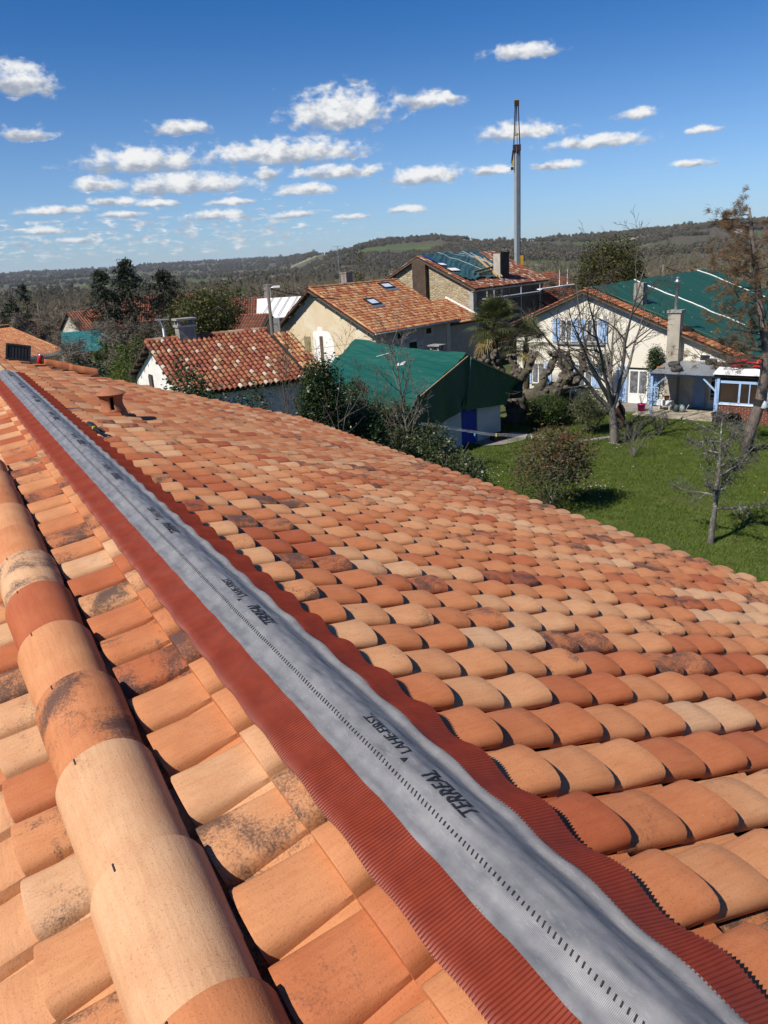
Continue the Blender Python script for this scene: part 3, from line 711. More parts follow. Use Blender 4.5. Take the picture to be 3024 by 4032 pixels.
def bg_tiles(parent, O, eu, ev, nu, nv, w, g, mo, ms, seed, keep=None, limit=300, col=None, h=.07):
    """rows of canal tiles on a plane: O top corner, eu across, ev down the slope"""
    r = random.Random(seed); O = Vector(O); eu = Vector(eu).normalized(); ev = Vector(ev).normalized(); en = eu.cross(ev)
    m3 = Matrix((eu, ev, en)).transposed(); mb = canal(w*1.03, g*1.12, h); me = mb.mesh('tile', mo, smooth=True)
    lv, lf = np.array(mb.v), np.array(mb.f); C = []; base = parent.matrix_world if parent else Matrix.Identity(4)
    for i in range(nu):
        for j in range(nv):
            if keep and not keep((i+.5)*w, (j+.5)*g): continue
            m = (m3 @ Matrix.Rotation(r.gauss(0, .018), 3, 'Z')).to_4x4(); m.translation = O+eu*(i*w+r.gauss(0, .004))+ev*((j+1)*g+r.gauss(0, .010))+en*(.012+r.gauss(0, .004))
            c = col(r) if col else min(1, max(0, r.gauss(.5, .28)))
            C.append(((base @ m.translation-Vector((0, 0, CAMZ))).length, m, (c, r.random(), r.random()**2*.7)))
    C.sort(key=lambda a: a[0])
    for d, m, tint in C[:limit]:
        o = obj('tile', me, parent, mw=m); o.color = (*tint, 1)
    rest = C[limit:]; nl = len(lv)
    if rest:
        V = np.empty((len(rest)*nl, 3)); F = np.empty((len(rest)*len(lf), 4), int); K = np.ones((len(rest)*nl, 4))
        for q, (d, m, tint) in enumerate(rest):
            A = np.array(m); V[q*nl:(q+1)*nl] = lv @ A[:3, :3].T+A[:3, 3]; F[q*len(lf):(q+1)*len(lf)] = lf+q*nl; K[q*nl:(q+1)*nl, :3] = tint
        me2 = fast_mesh('tile_mass', V, F, ms, False, K); me2.shade_smooth(); o = obj('tile_mass', me2, parent); o['kind'] = 'stuff'
def slab(parent, name, quad, th, mat):
    a = [Vector(p) for p in quad]; n = (a[1]-a[0]).cross(a[2]-a[0]).normalized(); n = n if n.z > 0 else -n
    vs = a+[p-n*th for p in a]; return MB().add(vs, [(0, 1, 2, 3), (7, 6, 5, 4)]+[(i, i+4, (i+1) % 4+4, (i+1) % 4) for i in range(4)]).build(name, mat, parent)
def split_build(b, name, mat, parent):
    """every box of the builder becomes a piece of its own"""
    for k in range(b.n//8): MB().add(b.v[k*8:k*8+8], b.f[:6]).build(name, mat, parent)
def place(name, x, y, phi):
    o = empty(name, (x, y, 0), R(phi)); bpy.context.view_layer.update(); o.matrix_world = Matrix.Translation((x, y, 0)) @ Matrix.Rotation(R(phi), 4, 'Z'); return o
def ridge_caps(parent, a, b_, r_, mo, seed, L=.38):
    """half-round ridge caps, each its own piece"""
    rr = random.Random(seed); a = Vector(a); b_ = Vector(b_); n = max(1, int((b_-a).length/L)); d = (b_-a)/n
    mb = MB(); k = 6; Ln = d.length*1.1
    for yy, s in ((0, 1.0), (Ln, .86)):
        mb.add([(r_*s*math.cos(math.pi*i/k), yy, r_*s*math.sin(math.pi*i/k)-.02) for i in range(k+1)], [])
    mb.f = [(i, i+1, k+2+i, k+1+i) for i in range(k)]; me = mb.mesh('ridge_cap', mo, smooth=True)
    q = d.to_track_quat('Y', 'Z').to_matrix().to_4x4()
    for i in range(n):
        m = q.copy(); m.translation = a+d*i+Vector((0, 0, .015)); o = obj('ridge_cap', me, parent, mw=m); o.color = (rr.uniform(.2, .9), rr.random(), rr.random()*.5, 1)
def window(parent, x0, x1, z0, z1, y=0, depth=.12, frame=M_WHITEP, pane=M_GLASS, mull=1, curtain=False, sill=True):
    """window in a wall whose outer face is the plane y; opens towards -y"""
    w = empty('window', parent=parent); b = MB(); b.box(x0, x1, y-.006, y+.004, z0, z1); b.build('reveal', M_DARKIN, w)
    MB().box(x0+.05, x1-.05, y-.012, y-.007, z0+.05, z1-.05).build('pane', M_CURT if curtain else pane, w)
    b = MB(); t_ = .055
    b.box(x0, x0+t_, y-.03, y-.0065, z0, z1); b.box(x1-t_, x1, y-.03, y-.0065, z0, z1); b.box(x0+t_, x1-t_, y-.03, y-.0065, z0, z0+t_); b.box(x0+t_, x1-t_, y-.03, y-.0065, z1-t_, z1)
    for k in range(mull): xm = x0+(x1-x0)*(k+1)/(mull+1); b.box(xm-.035, xm+.035, y-.033, y-.0068, z0+t_, z1-t_)
    b.build('frame', frame, w)
    if sill: MB().box(x0-.08, x1+.08, y-.12, y-.002, z0-.07, z0-.005).build('sill', M_CONC, w)
    return w
def chimney(parent, x0, x1, y0, y1, z0, z1, mat, cap=True, slabcap=False):
    c = empty('chimney', parent=parent); MB().box(x0, x1, y0, y1, z0, z1).build('stack', mat, c)
    if cap: MB().box(x0-.05, x1+.05, y0-.05, y1+.05, z1, z1+.09).build('crown', mat, c)
    if slabcap:
        b = MB()
        for sx in (x0, x1-.1):
            for sy in (y0, y1-.1): b.box(sx, sx+.1, sy, sy+.1, z1+.09, z1+.27)
        b.build('prop', mat, c); MB().box(x0-.07, x1+.07, y0-.07, y1+.07, z1+.27, z1+.34).build('cover', mat, c)
    return c

# ------------------------------------------------------------------ cottage with the pale-patched old roof
h3 = place('cottage', -4.03, 29.73, -60); tag(h3, 'whitewashed cottage with old patched red tiles and a grey block chimney', 'house')
M_WHW = surf('rough_whitewash', (.74, .72, .67, 1), (.62, .60, .55, 1), 2.5, .95, 1.0, 9, c3=(.40, .38, .33, 1), s3=1.1, t3=.62)
GY = -3.55; hw = 4.0; ez = 5.16; rz_ = 6.84
MB().prism([(-2*hw+.3, 0), (-.35, 0), (-.35, ez-.12), (-hw, rz_-.22), (-2*hw+.3, ez-.1)], GY+.3, 1.6).build('wall', M_WHW, h3)
MB().prism([(-6.6, 0), (-.45, 0), (-.45, 4.9), (-3.6, 6.45), (-6.6, 5.1)], 1.601, 2.5).build('wall', M_WHW, h3)
slab(h3, 'roof_deck', [(-hw, GY, rz_-.05), (-hw, 1.7, rz_-.05), (.05, 1.7, ez-.04), (.05, GY, ez-.04)], .10, M_DECK)
slab(h3, 'roof_deck', [(-hw, GY, rz_-.05), (-hw, 1.7, rz_-.05), (-2*hw-.05, 1.7, ez-.04), (-2*hw-.05, GY, ez-.04)], .10, M_DECK)
dv = Vector((hw, 0, ez-rz_)).normalized(); SLN = math.hypot(hw, rz_-ez)
def col3(r):
    k = r.random(); return r.uniform(.93, 1.0) if k < .075 else (r.uniform(.72, .84) if k < .17 else min(.7, max(0, r.gauss(.34, .2))))
bg_tiles(h3, (-hw, 1.62, rz_), (0, -1, 0), dv, 25, 15, .208, SLN/14.7, M_OLD, M_OLD_S, 3, col=col3, h=.105)
bg_tiles(h3, (-hw, GY+.02, rz_), (0, 1, 0), Vector((-hw, 0, ez-rz_)), 5, 15, .208, SLN/14.7, M_OLD, M_OLD_S, 4, limit=0, col=col3, h=.08)
ridge_caps(h3, (-hw, GY, rz_+.02), (-hw, 1.65, rz_+.02), .11, M_OLD, 5, .34)
chimney(h3, -4.25, -3.70, -2.22, -1.52, 6.0, 7.28, M_CONC, True, True)
MB().box(-4.3, -3.35, -2.3, -1.44, 6.3, 6.62, ).build('chimney_apron', M_CONC, h3)
M_SHUT_D = surf('grey_timber_shutter', (.10, .085, .07, 1), (.06, .05, .04, 1), 8, .9)
b = MB()
for k in range(4): b.box(-5.35+k*.125, -5.235+k*.125, GY+.24, GY+.29, 3.7, 5.35)
b.build('shutter', M_SHUT_D, h3)
MB().box(-5.43, -4.8, GY+.285, GY+.305, 3.65, 5.4).build('opening', M_DARKIN, h3)
b = MB()
for sx, zz in ((-1, 0), (1, 0)):
    for k in range(5): t_ = .12+.19*k; b.box(-hw+sx*hw*t_-.05, -hw+sx*hw*t_+.05, GY-.02, GY+.35, rz_-.27-(rz_-ez)*t_, rz_-.17-(rz_-ez)*t_)
split_build(b, 'purlin_end', M_BARGE, h3)
# its lower extension
bg_tiles(h3, (-3.6, 2.62, 6.66), (0, -1, 0), Vector((3.6, 0, -1.62)), 4, 11, .205, .36, M_MIX, M_MIX_S, 6, limit=0)
slab(h3, 'roof_deck', [(-3.6, 1.72, 6.6), (-3.6, 2.64, 6.6), (.0, 2.64, 4.98), (.0, 1.72, 4.98)], .1, M_DECK)

# ------------------------------------------------------------------ cream gable house with two skylights
h4 = place('gable_house', .16, 56.0, -41); tag(h4, 'cream gable house with speckled orange roof and two open skylights', 'house')
M_CREAM = surf('stained_cream_render', (.62, .52, .36, 1), (.56, .45, .29, 1), .7, .92, .3, 25, c3=(.66, .60, .47, 1), s3=.5, t3=.52)
M_GREYR = surf('grey_beige_render', (.36, .33, .29, 1), (.30, .275, .24, 1), 2, .95, .4, 25)
ax, az_ = -5.95, 7.62
MB().prism([(-9.65, 0), (-.02, 0), (-.02, 4.4), (ax, 7.38), (-9.65, 4.72)], 0, .3).build('gable_wall', M_CREAM, h4)
b = MB(); b.box(-.32, 0, .301, 9.1, 0, 4.42); b.box(-9.65, -9.35, .301, 9.1, 0, 4.7); b.box(-9.3, -.33, 8.8, 9.1, 0, 4.4); b.build('wall', M_GREYR, h4)
slab(h4, 'roof_deck', [(ax, -.5, az_-.05), (ax, 10.1, az_-.05), (.35, 10.1, 4.40), (.35, -.5, 4.40)], .12, M_DECK)
slab(h4, 'roof_deck', [(ax, -.5, az_-.05), (ax, 10.1, az_-.05), (-10.2, 10.1, 4.46), (-10.2, -.5, 4.46)], .12, M_DECK)
d4 = Vector((6.3, 0, 4.45-az_)); L4 = d4.length
bg_tiles(h4, (ax, 10.1, az_), (0, -1, 0), d4, 46, 20, .230, L4/19.8, M_MIX, M_MIX_S, 8, h=.078)
bg_tiles(h4, (ax, -.5, az_), (0, 1, 0), Vector((-4.25, 0, 4.5-az_)), 4, 16, .23, .33, M_MIX, M_MIX_S, 9, limit=0)
ridge_caps(h4, (ax, -.52, az_+.03), (ax, 10.1, az_+.03), .13, M_MIX, 10, .42)
ridge_caps(h4, (ax+.1, -.42, az_+.0), (.32, -.42, 4.48), .10, M_MIX, 11, .42)
b = MB(); b.bar((ax, -.5, az_-.2), (.34, -.5, 4.28), .06, .2); b.bar((ax, -.5, az_-.2), (-10.2, -.5, 4.34), .06, .2); b.build('bargeboard', M_BARGE, h4)
b = MB()
for t_ in (.18, .42, .66, .9): b.box(ax+6.2*t_-.07, ax+6.2*t_+.07, -.48, .02, az_-.42-3.15*t_, az_-.28-3.15*t_)
for t_ in (.25, .55, .85): b.box(ax-4.2*t_-.07, ax-4.2*t_+.07, -.48, .02, az_-.42-3.1*t_, az_-.28-3.1*t_)
split_build(b, 'purlin_end', M_BARGE, h4)
b = MB(); b.tube([(.42, -.5, 4.36), (.42, 10.0, 4.36)], .075, 8); b.build('gutter', M_STEELG, h4, smooth=True)
def skylight(y0, y1, t0, t1):
    s_ = empty('skylight', parent=h4); u = d4.normalized(); n = Vector((0, -1, 0)).cross(u)
    Pp = lambda y, t_, k: Vector((ax, y, az_))+d4*t_+n*k
    M_FR = surf('skylight_frame', (.03, .03, .032, 1), rough=.4)
    for a, bq in ((y0, y0+.12), (y1-.12, y1)):
        slab(s_, 'frame', [Pp(a, t0, .16), Pp(bq, t0, .16), Pp(bq, t1, .16), Pp(a, t1, .16)], .12, M_FR)
    for a, bq in ((t0, t0+.02), (t1-.02, t1)):
        slab(s_, 'frame', [Pp(y0, a, .163), Pp(y1, a, .163), Pp(y1, bq, .163), Pp(y0, bq, .163)], .12, M_FR)
    slab(s_, 'pane', [Pp(y0+.1, t0+.016, .12), Pp(y1-.1, t0+.016, .12), Pp(y1-.1, t1-.016, .12), Pp(y0+.1, t1-.016, .12)], .02, surf('sky_glass', (.55, .62, .70, 1), (.7, .75, .8, 1), .7, .08, spec=1.0))
    slab(s_, 'flashing', [Pp(y0-.15, t1, .10), Pp(y1+.15, t1, .10), Pp(y1+.15, t1+.045, .09), Pp(y0-.15, t1+.045, .09)], .02, M_STEELG)
skylight(7.0, 8.3, .06, .19)
skylight(3.0, 4.15, .36, .50)
for (y0, y1) in ((2.42, 2.96), (5.95, 6.6)):
    w = empty('window', parent=h4); MB().box(.0, .012, y0, y1, 3.72, 4.12).build('pane', M_DARKIN, w)
    b = MB(); b.box(0, .03, y0-.28, y1+.28, 3.5, 3.715); b.box(0, .03, y0-.28, y1+.28, 4.125, 4.32); b.box(0, .03, y0-.28, y0-.005, 3.715, 4.125); b.box(0, .03, y1+.005, y1+.28, 3.715, 4.125); b.build('surround', M_GREYR if False else surf('pale_stone', (.42, .39, .34, 1), (.36, .33, .29, 1), 2, .95), w)
MB().box(.0, .04, 8.6, 9.12, 0, 4.38).build('quoin', surf('pale_stone_quoin', (.46, .43, .37, 1), (.38, .35, .30, 1), 2, .95), h4)
MB().box(.0, .04, .3, .8, 0, 4.38).build('quoin', surf('pale_stone_quoin2', (.46, .43, .37, 1), (.38, .35, .30, 1), 2, .95), h4)
w = empty('window', parent=h4); M_FSH = surf('faded_shutter', (.46, .44, .40, 1), (.38, .36, .33, 1), 6, .9); MB().box(.016, .04, 2.95, 3.75, 1.2, 3.3).build('shutter', M_FSH, w); MB().box(.016, .04, 4.75, 5.5, 1.2, 3.3).build('shutter', M_FSH, w); MB().box(.0, .012, 3.8, 4.7, 1.2, 3.3).build('pane', M_DARKIN, w); MB().box(.013, .03, 3.78, 4.72, 3.3, 3.5).build('lintel', M_FSH, w)
MB().box(.041, .05, 3.1, 3.5, 2.9, 2.94).build('strap_hinge', M_DARKIN, w); MB().box(.041, .05, 4.95, 5.35, 2.9, 2.94).build('strap_hinge', M_DARKIN, w)
# door-window in the gable with its white patch of fresh plaster, slit windows beside it
M_PLAST = surf('fresh_white_plaster', (.78, .77, .74, 1), (.70, .69, .66, 1), 2, .95)
mb = MB(); mb.prism([(-6.35, .4), (-4.2, .4), (-4.15, 3.6), (-4.5, 4.3), (-4.75, 4.45), (-5.25, 4.5), (-5.3, 4.75), (-5.75, 4.8), (-5.85, 4.5), (-6.3, 4.4)], -.018, -.004); mb.build('plaster_patch', M_PLAST, h4)
MB().box(-5.63, -5.28, -.03, -.019, 1.4, 4.1).build('slit_window', M_BARGE, h4)
MB().box(-7.3, -6.98, -.03, -.004, 2.9, 4.05).build('slit_window', surf('ochre_shutter', (.30, .24, .14, 1), rough=.9), h4); MB().box(-6.93, -6.62, -.03, -.004, 2.9, 4.05).build('slit_window', surf('ochre_shutter2', (.30, .24, .14, 1), rough=.9), h4)
chimney(h4, -7.3, -6.7, 4.6, 5.35, 6.6, 8.45, surf('chimney_block', (.32, .27, .23, 1), (.22, .17, .14, 1), 4, .95, .4, 20))
b = MB(); b.tube([(-7.05, 4.2, 7.2), (-7.05, 4.2, 10.55)], .022, 6)
for zz, L_ in ((10.5, .5), (10.3, .42), (9.9, .3)):
    b.bar((-7.05-L_, 4.2, zz), (-7.05+L_, 4.2, zz), .02)
    for k in range(5): x = -7.05-L_+k*L_/2; b.bar((x, 3.95, zz), (x, 4.45, zz), .012)
b.build('aerial', M_STEELG, h4)
# annex roof against the stone house
an = empty('annex', parent=h4)
bg_tiles(h4, (-3.9, 14.1, 5.78), (0, -1, 0), Vector((3.75, 0, -1.65)), 22, 13, .23, .325, M_MIX, M_MIX_S, 12, limit=0)
slab(h4, 'roof_deck', [(-3.9, 9.0, 5.72), (-3.9, 14.15, 5.72), (-.1, 14.15, 4.05), (-.1, 9.0, 4.05)], .1, M_DECK)
bpy.data.objects.remove(an)
MB().box(-4, -.5, 9.11, 14.1, 0, 4.0).build('annex_wall', M_GREYR, h4)
MB().bar((-3.9, 14.05, 5.92), (-.1, 14.05, 4.22), .16, .05).build('flashing', M_WHITEP, h4)

# ------------------------------------------------------------------ stone house under repair
h5 = place('stone_house', 8.64, 67.45, -41); tag(h5, 'tall rubble stone house with a torn green tarpaulin on its broken roof', 'house')
def rubble(name, c1, c2, mort, sc):
    m, t, b = new_mat(name); tc = t.new('ShaderNodeTexCoord'); v = tc.outputs['Object']
    vv = t.vmath('ADD', v, t.vmath('MULTIPLY', t.new('ShaderNodeTexNoise').outputs[1], (.0, .0, .0)))
    vo = t.new('ShaderNodeTexVoronoi'); vo.inputs['Scale'].default_value = sc; t.l.new(t.vmath('MULTIPLY', v, (1, 1, 1.35)), vo.inputs['Vector'])
    ve = t.new('ShaderNodeTexVoronoi'); ve.feature = 'DISTANCE_TO_EDGE'; ve.inputs['Scale'].default_value = sc; t.l.new(t.vmath('MULTIPLY', v, (1, 1, 1.35)), ve.inputs['Vector'])
    s_ = t.new('ShaderNodeSeparateColor'); t.l.new(vo.outputs['Color'], s_.inputs[0])
    col = t.mix(s_.outputs[0], c1, c2); col = t.mix(t.map(t.noise(v, .6, 4, .6), .4, .7, 0, .5), col, t.mix(1, col, (.72, .66, .6, 1), 'MULTIPLY'))
    col = t.mix(t.map(ve.outputs[0], .02, .09, 1, 0), col, mort)
    t.l.new(col, b.inputs['Base Color']); b.inputs['Roughness'].default_value = .95
    bn = t.new('ShaderNodeBump'); bn.inputs['Strength'].default_value = .9; bn.inputs['Distance'].default_value = .05; t.l.new(t.map(ve.outputs[0], 0, .15, 0, 1), bn.inputs['Height']); t.l.new(bn.outputs[0], b.inputs['Normal'])
    return m
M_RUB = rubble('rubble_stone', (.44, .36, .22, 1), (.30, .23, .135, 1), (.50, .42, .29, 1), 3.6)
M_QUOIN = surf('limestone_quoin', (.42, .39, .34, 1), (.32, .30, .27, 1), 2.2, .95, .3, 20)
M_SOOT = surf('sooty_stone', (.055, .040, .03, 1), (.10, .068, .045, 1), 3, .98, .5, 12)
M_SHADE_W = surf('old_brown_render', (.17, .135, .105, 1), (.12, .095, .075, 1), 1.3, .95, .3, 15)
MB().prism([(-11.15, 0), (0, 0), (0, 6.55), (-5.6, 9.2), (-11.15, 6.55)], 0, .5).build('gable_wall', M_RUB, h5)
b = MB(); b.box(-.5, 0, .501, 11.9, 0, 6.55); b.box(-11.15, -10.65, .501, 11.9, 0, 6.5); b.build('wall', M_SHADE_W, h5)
MB().prism([(-6.12, 0), (-4.66, 0), (-4.66, 8.75), (-5.6, 9.18), (-6.12, 8.95)], -.42, -.002).build('chimney_breast', M_SOOT, h5)
for k in range(14):
    wq = .55 if k % 2 else .36; MB().box(-wq, .014, -.014, .36 if k % 2 else .55, .02+k*.465, .465+k*.465).build('quoin', M_QUOIN, h5)
for k in range(7): wq = .40 if k % 2 else .27; MB().box(-6.125-wq, -6.125, -.02, .1, 5.6+k*.45, 6.04+k*.45).build('quoin', M_QUOIN, h5)
slab(h5, 'roof_deck', [(-5.6, -.3, 9.35), (-5.6, 12.5, 9.35), (.4, 12.5, 6.55), (.4, -.3, 6.55)], .12, M_DECK)
slab(h5, 'roof_deck', [(-5.6, -.3, 9.35), (-5.6, 12.5, 9.35), (-11.6, 12.5, 6.55), (-11.6, -.3, 6.55)], .12, M_DECK)
d5 = Vector((6.0, 0, -2.8)); L5 = d5.length
def keep5(u, v):                # tiles survive round the edges of the tarpaulin
    y = 12.5-u
    return v > L5*.80 or y < .35 or y > 9.6-v*.25 or (v > L5*.70 and (int(y*3.1)+int(v*4)) % 3 > 0)
bg_tiles(h5, (-5.6, 12.5, 9.4), (0, -1, 0), d5, 57, 21, .224, L5/20.6, M_OLD, M_OLD_S, 14, keep=keep5, limit=0, col=lambda r: 1.0 if r.random() < .16 else min(.8, max(0, r.gauss(.42, .2))), h=.08)
bg_tiles(h5, (-5.6, -.3, 9.4), (0, 1, 0), Vector((-6, 0, -2.8)), 3, 20, .224, .32, M_OLD, M_OLD_S, 15, limit=0)
b = MB(); b.bar((-5.6, -.3, 9.2), (.4, -.3, 6.4), .08, .16); b.bar((-5.6, -.3, 9.2), (-11.6, -.3, 6.4), .08, .16); b.build('bargeboard', M_BARGE, h5)
b = MB()
for t_ in (.2, .45, .7): b.box(-5.6+6*t_-.09, -5.6+6*t_+.09, -.28, 0, 9.08-2.8*t_, 9.25-2.8*t_)
b.box(-8.6, -8.42, -.28, 0, 7.62, 7.8); split_build(b, 'purlin_end', M_BARGE, h5)
MB().box(.0, .32, -.25, 12.2, 6.30, 6.54).build('cornice', M_QUOIN, h5)
c5 = chimney(h5, -1.25, -.55, 5.35, 6.75, 6.3, 9.25, M_SOOT)  # stack colour holds real soot and the painted shade of its wide side
MB().box(-1.25, -.553, 5.2, 5.349, 6.3, 9.24).build('painted_lit_face', surf('chimney_stone_lit', (.46, .41, .33, 1), (.34, .30, .24, 1), 3, .95, .4, 14), c5)  # thin slab on the sunny side, sunlight painted in as paler stone
b = MB()
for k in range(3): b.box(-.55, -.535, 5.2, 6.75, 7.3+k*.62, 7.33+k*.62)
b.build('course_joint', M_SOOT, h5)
def tarp_mat(name, c1, c2, hi, rough=.33, stripes=(1, 1, 1)):
    m, t, b = new_mat(name); tc = t.new('ShaderNodeTexCoord'); v = tc.outputs['Object']
    n = t.noise(t.vmath('MULTIPLY', v, stripes), 1.3, 5, .6, .4); col = t.mix(t.map(n, .35, .65, 0, 1), c1, c2)
    n2 = t.noise(t.vmath('MULTIPLY', v, stripes), 3.2, 6, .7); col = t.mix(t.map(n2, .62, .76, 0, .55), col, hi)
    t.l.new(col, b.inputs['Base Color']); b.inputs['Roughness'].default_value = rough; b.inputs['Specular IOR Level'].default_value = .5
    bn = t.new('ShaderNodeBump'); bn.inputs['Strength'].default_value = .5; bn.inputs['Distance'].default_value = .06; t.l.new(n2, bn.inputs['Height']); t.l.new(bn.outputs[0], b.inputs['Normal'])
    return m
M_TARP_T = tarp_mat('torn_tarp', (.028, .075, .075, 1), (.045, .11, .105, 1), (.16, .24, .24, 1), .30)
M_ROPE = surf('white_rope', (.62, .62, .60, 1), rough=.8)
tp = empty('tarpaulin', parent=None); tp.matrix_world = h5.matrix_world; tag(tp, 'torn crumpled dark green tarpaulin with ropes on the stone house roof', 'tarpaulin')
u5 = d5.normalized(); n5 = Vector((0, -1, 0)).cross(u5)
def t5(a, c):
    y = .25+a*(9.1-2.0*c); return Vector((-5.62, y, 9.42))+d5*(c*.80+.02*math.sin(a*14))+n5*(.13+.07*hn(a*5, c*4)+.055*hn(a*15, c*11)+.03*hn(a*37, c*29)+(.10 if c > .93 else 0)*(.6+hn(a*8, 1)))
MB().grid(lambda a, c: t5(a, c), np.linspace(0, 1, 110), np.linspace(-.02, 1, 80)[::-1]).build('sheet', M_TARP_T, tp, smooth=True)
b = MB()
for k, (a0, c0, a1, c1) in enumerate([(.28, 0, .62, .8), (.62, .02, .95, .6), (.70, .0, .98, .8), (.45, 0, .95, .45), (.8, .1, .98, .95)]): b.tube([t5(a0+(a1-a0)*q/8, c0+(c1-c0)*q/8)+n5*.05 for q in range(9)], .022, 5)
b.build('rope', M_ROPE, tp)
b = MB(); P_ = lambda y, t_, k=.3: Vector((-5.62, y, 9.42))+d5*t_+n5*k
b.bar(P_(2.4, .66, .28), P_(6.3, .60, .42), .16, .14); b.bar(P_(2.6, .72, .26), P_(6.4, .66, .40), .14, .14); b.build('beam', surf('old_beam', (.22, .17, .10, 1), (.14, .105, .06, 1), 6, .9), tp)
b = MB(); b.bar(P_(6.9, .20, .3), P_(4.6, .84, .3), .2, .05); b.bar(P_(7.6, .28, .3), P_(5.0, .88, .34), .12, .05); b.build('plank', M_WOOD, tp)
b = MB()
for (y0, y1, t0, t1) in ((.15, .8, .30, .38), (.15, 1.3, .46, .56)): b.add([P_(y0, t0, .2), P_(y1, t0+.02, .22), P_(y1+.1, t1, .22), P_(y0+.05, t1-.02, .2)], [(0, 1, 2, 3)])
b.build('white_sheet', M_WHITEP, tp)
b = MB(); b.add([P_(.1, .04, .16), P_(.3, .04, .2), P_(.75, .40, .22), P_(.45, .40, .18)], [(0, 1, 2, 3)]); b.build('blue_sheet', surf('blue_sheet', (.03, .06, .22, 1), rough=.4), tp)
# scaffold along the shaded side
sc = empty('scaffold'); sc.matrix_world = h5.matrix_world; tag(sc, 'tube scaffold with white boards along the shaded side of the stone house', 'scaffold')
b = MB()
for y in (.6, 1.7, 6.2, 9.6, 13.4, 15.0, 17.2): b.tube([(1.0, y, 0), (1.0, y, 6.3 if y < 12 else 7.4)], .035, 6)
for z in (1.8, 3.8, 5.5): b.tube([(1.0, .6, z), (1.0, 17.2, z)], .03, 6)
b.tube([(1.0, 15.0, 7.3), (1.0, 17.2, 7.3)], .03, 6); b.tube([(1.0, 15.0, 6.6), (1.0, 17.2, 6.6)], .03, 6)
b.build('tube', M_STEELG, sc, smooth=True)
MB().box(.55, 1.15, .5, 9.6, 5.62, 5.70).build('board', surf('alu_board', (.48, .49, .50, 1), rough=.5), sc); MB().box(.55, 1.15, 9.62, 17.0, 5.80, 5.90).build('board', M_WHITEP, sc)
w = empty('window', parent=h5); MB().box(.001, .012, 3.4, 4.3, 5.35, 5.95).build('pane', M_DARKIN, w); b = MB(); b.box(.001, .02, 3.0, 3.39, 5.1, 6.2); b.box(.001, .02, 4.31, 4.7, 5.1, 6.2); b.build('surround', M_QUOIN, w)
# low house with brick-red roof beyond the scaffold
h6 = place('low_house', 17.6, 76.2, -41); tag(h6, 'low house with a brick-red tiled roof seen behind the scaffold', 'house')
bg_tiles(h6, (-5.2, 9.5, 6.95), (0, -1, 0), Vector((5.2, 0, -2.7)), 48, 17, .225, .345, M_OLD, M_OLD_S, 17, limit=0, col=lambda r: r.uniform(.15, .55))
slab(h6, 'roof_deck', [(-5.2, -1.4, 6.9), (-5.2, 9.5, 6.9), (.1, 9.5, 4.15), (.1, -1.4, 4.15)], .1, M_DECK)
MB().prism([(-10, 0), (-.3, 0), (-.3, 4.1), (-5.2, 6.7), (-10, 4.1)], -1.1, 9.2).build('wall', M_SHADE_W, h6)

# ------------------------------------------------------------------ tower crane
cn_ = empty('tower_crane', (14.43, 78.7, 0)); tag(cn_, 'slim grey crane mast with folded dark jib standing behind the stone house', 'crane')
M_MAST = surf('grey_mast', (.36, .38, .39, 1), (.30, .32, .33, 1), 2, .45, metal=.3); M_JIB = surf('dark_red_jib', (.05, .026, .020, 1), rough=.6); M_YC = surf('crane_yellow', (.50, .30, .03, 1), rough=.5)
b = MB(); b.box(-.19, .19, -.2, .2, 0, 18.6, Matrix.Rotation(R(25), 4, 'Z')); b.build('mast', M_MAST, cn_)
b = MB(); b.box(.21, .26, -.22, .22, 0, 18.2, Matrix.Rotation(R(25), 4, 'Z')); b.build('mast_rail', M_JIB, cn_)
b = MB()
for sx in (-.29, .29):
    b.bar((sx, 0, 18.5), (sx*.45, 0, 22.3), .09, .09)
b.bar((-.1, .1, 19.5), (-.02, .1, 22.2), .05); b.bar((.06, .1, 18.8), (.02, .1, 22.2), .04); b.build('jib', M_JIB, cn_)
MB().box(-.2, .2, -.15, .15, 22.0, 22.45).build('jib_head', M_JIB, cn_); MB().box(-.34, .34, -.25, .25, 18.2, 18.75).build('slewing_ring', M_JIB, cn_)
b = MB(); b.box(-.22, .22, -.12, .12, 22.46, 22.54); b.box(-.14, .14, -.15, .15, 19.55, 19.7); b.box(-.50, -.35, -.12, .12, 17.0, 17.4); b.box(.30, .58, -.2, .2, 7.6, 8.9); split_build(b, 'winch', M_YC, cn_)
b = MB(); b.bar((-.34, 0, 18.3), (-.48, 0, 17.2), .14, .2); b.box(-.56, -.32, -.1, .1, 16.6, 16.85); b.build('counter_arm', M_JIB, cn_)
MB().tube([(0, -.24, 18.1), (0, -.2, 18.1)], .13, 12).build('sheave', M_BLACK, cn_)
# ------------------------------------------------------------------ shed wrapped in green tarpaulin
sh = place('garden_shed', 4.67, 39.0, 40); tag(sh, 'small white rendered shed with a bright blue door', 'shed')
M_SHEDW = surf('shed_render', (.56, .53, .47, 1), (.48, .45, .39, 1), 1.6, .95, .4, 30)
M_BLUED = surf('blue_door_paint', (.015, .045, .30, 1), (.012, .035, .24, 1), 4, .5, stretch=(8, 1, 1))
b = MB(); b.box(-4.1, -.60, 0, .2, 0, 2.9); b.box(.60, 2.42, 0, .2, 0, 2.5); b.box(-.60, .60, 0, .2, 1.95, 3.2); b.prism([(-4.0, 2.5), (2.42, 2.5), (-.75, 4.35)], .01, .19); b.build('front_wall', M_SHEDW, sh)
b = MB(); b.box(2.22, 2.42, .201, 8.2, 0, 2.5); b.box(-4.1, -3.9, .201, 8.2, 0, 2.9); b.box(-3.9, 2.22, 8.0, 8.2, 0, 2.8); b.build('wall', M_SHEDW, sh)
dr = empty('door', parent=sh)
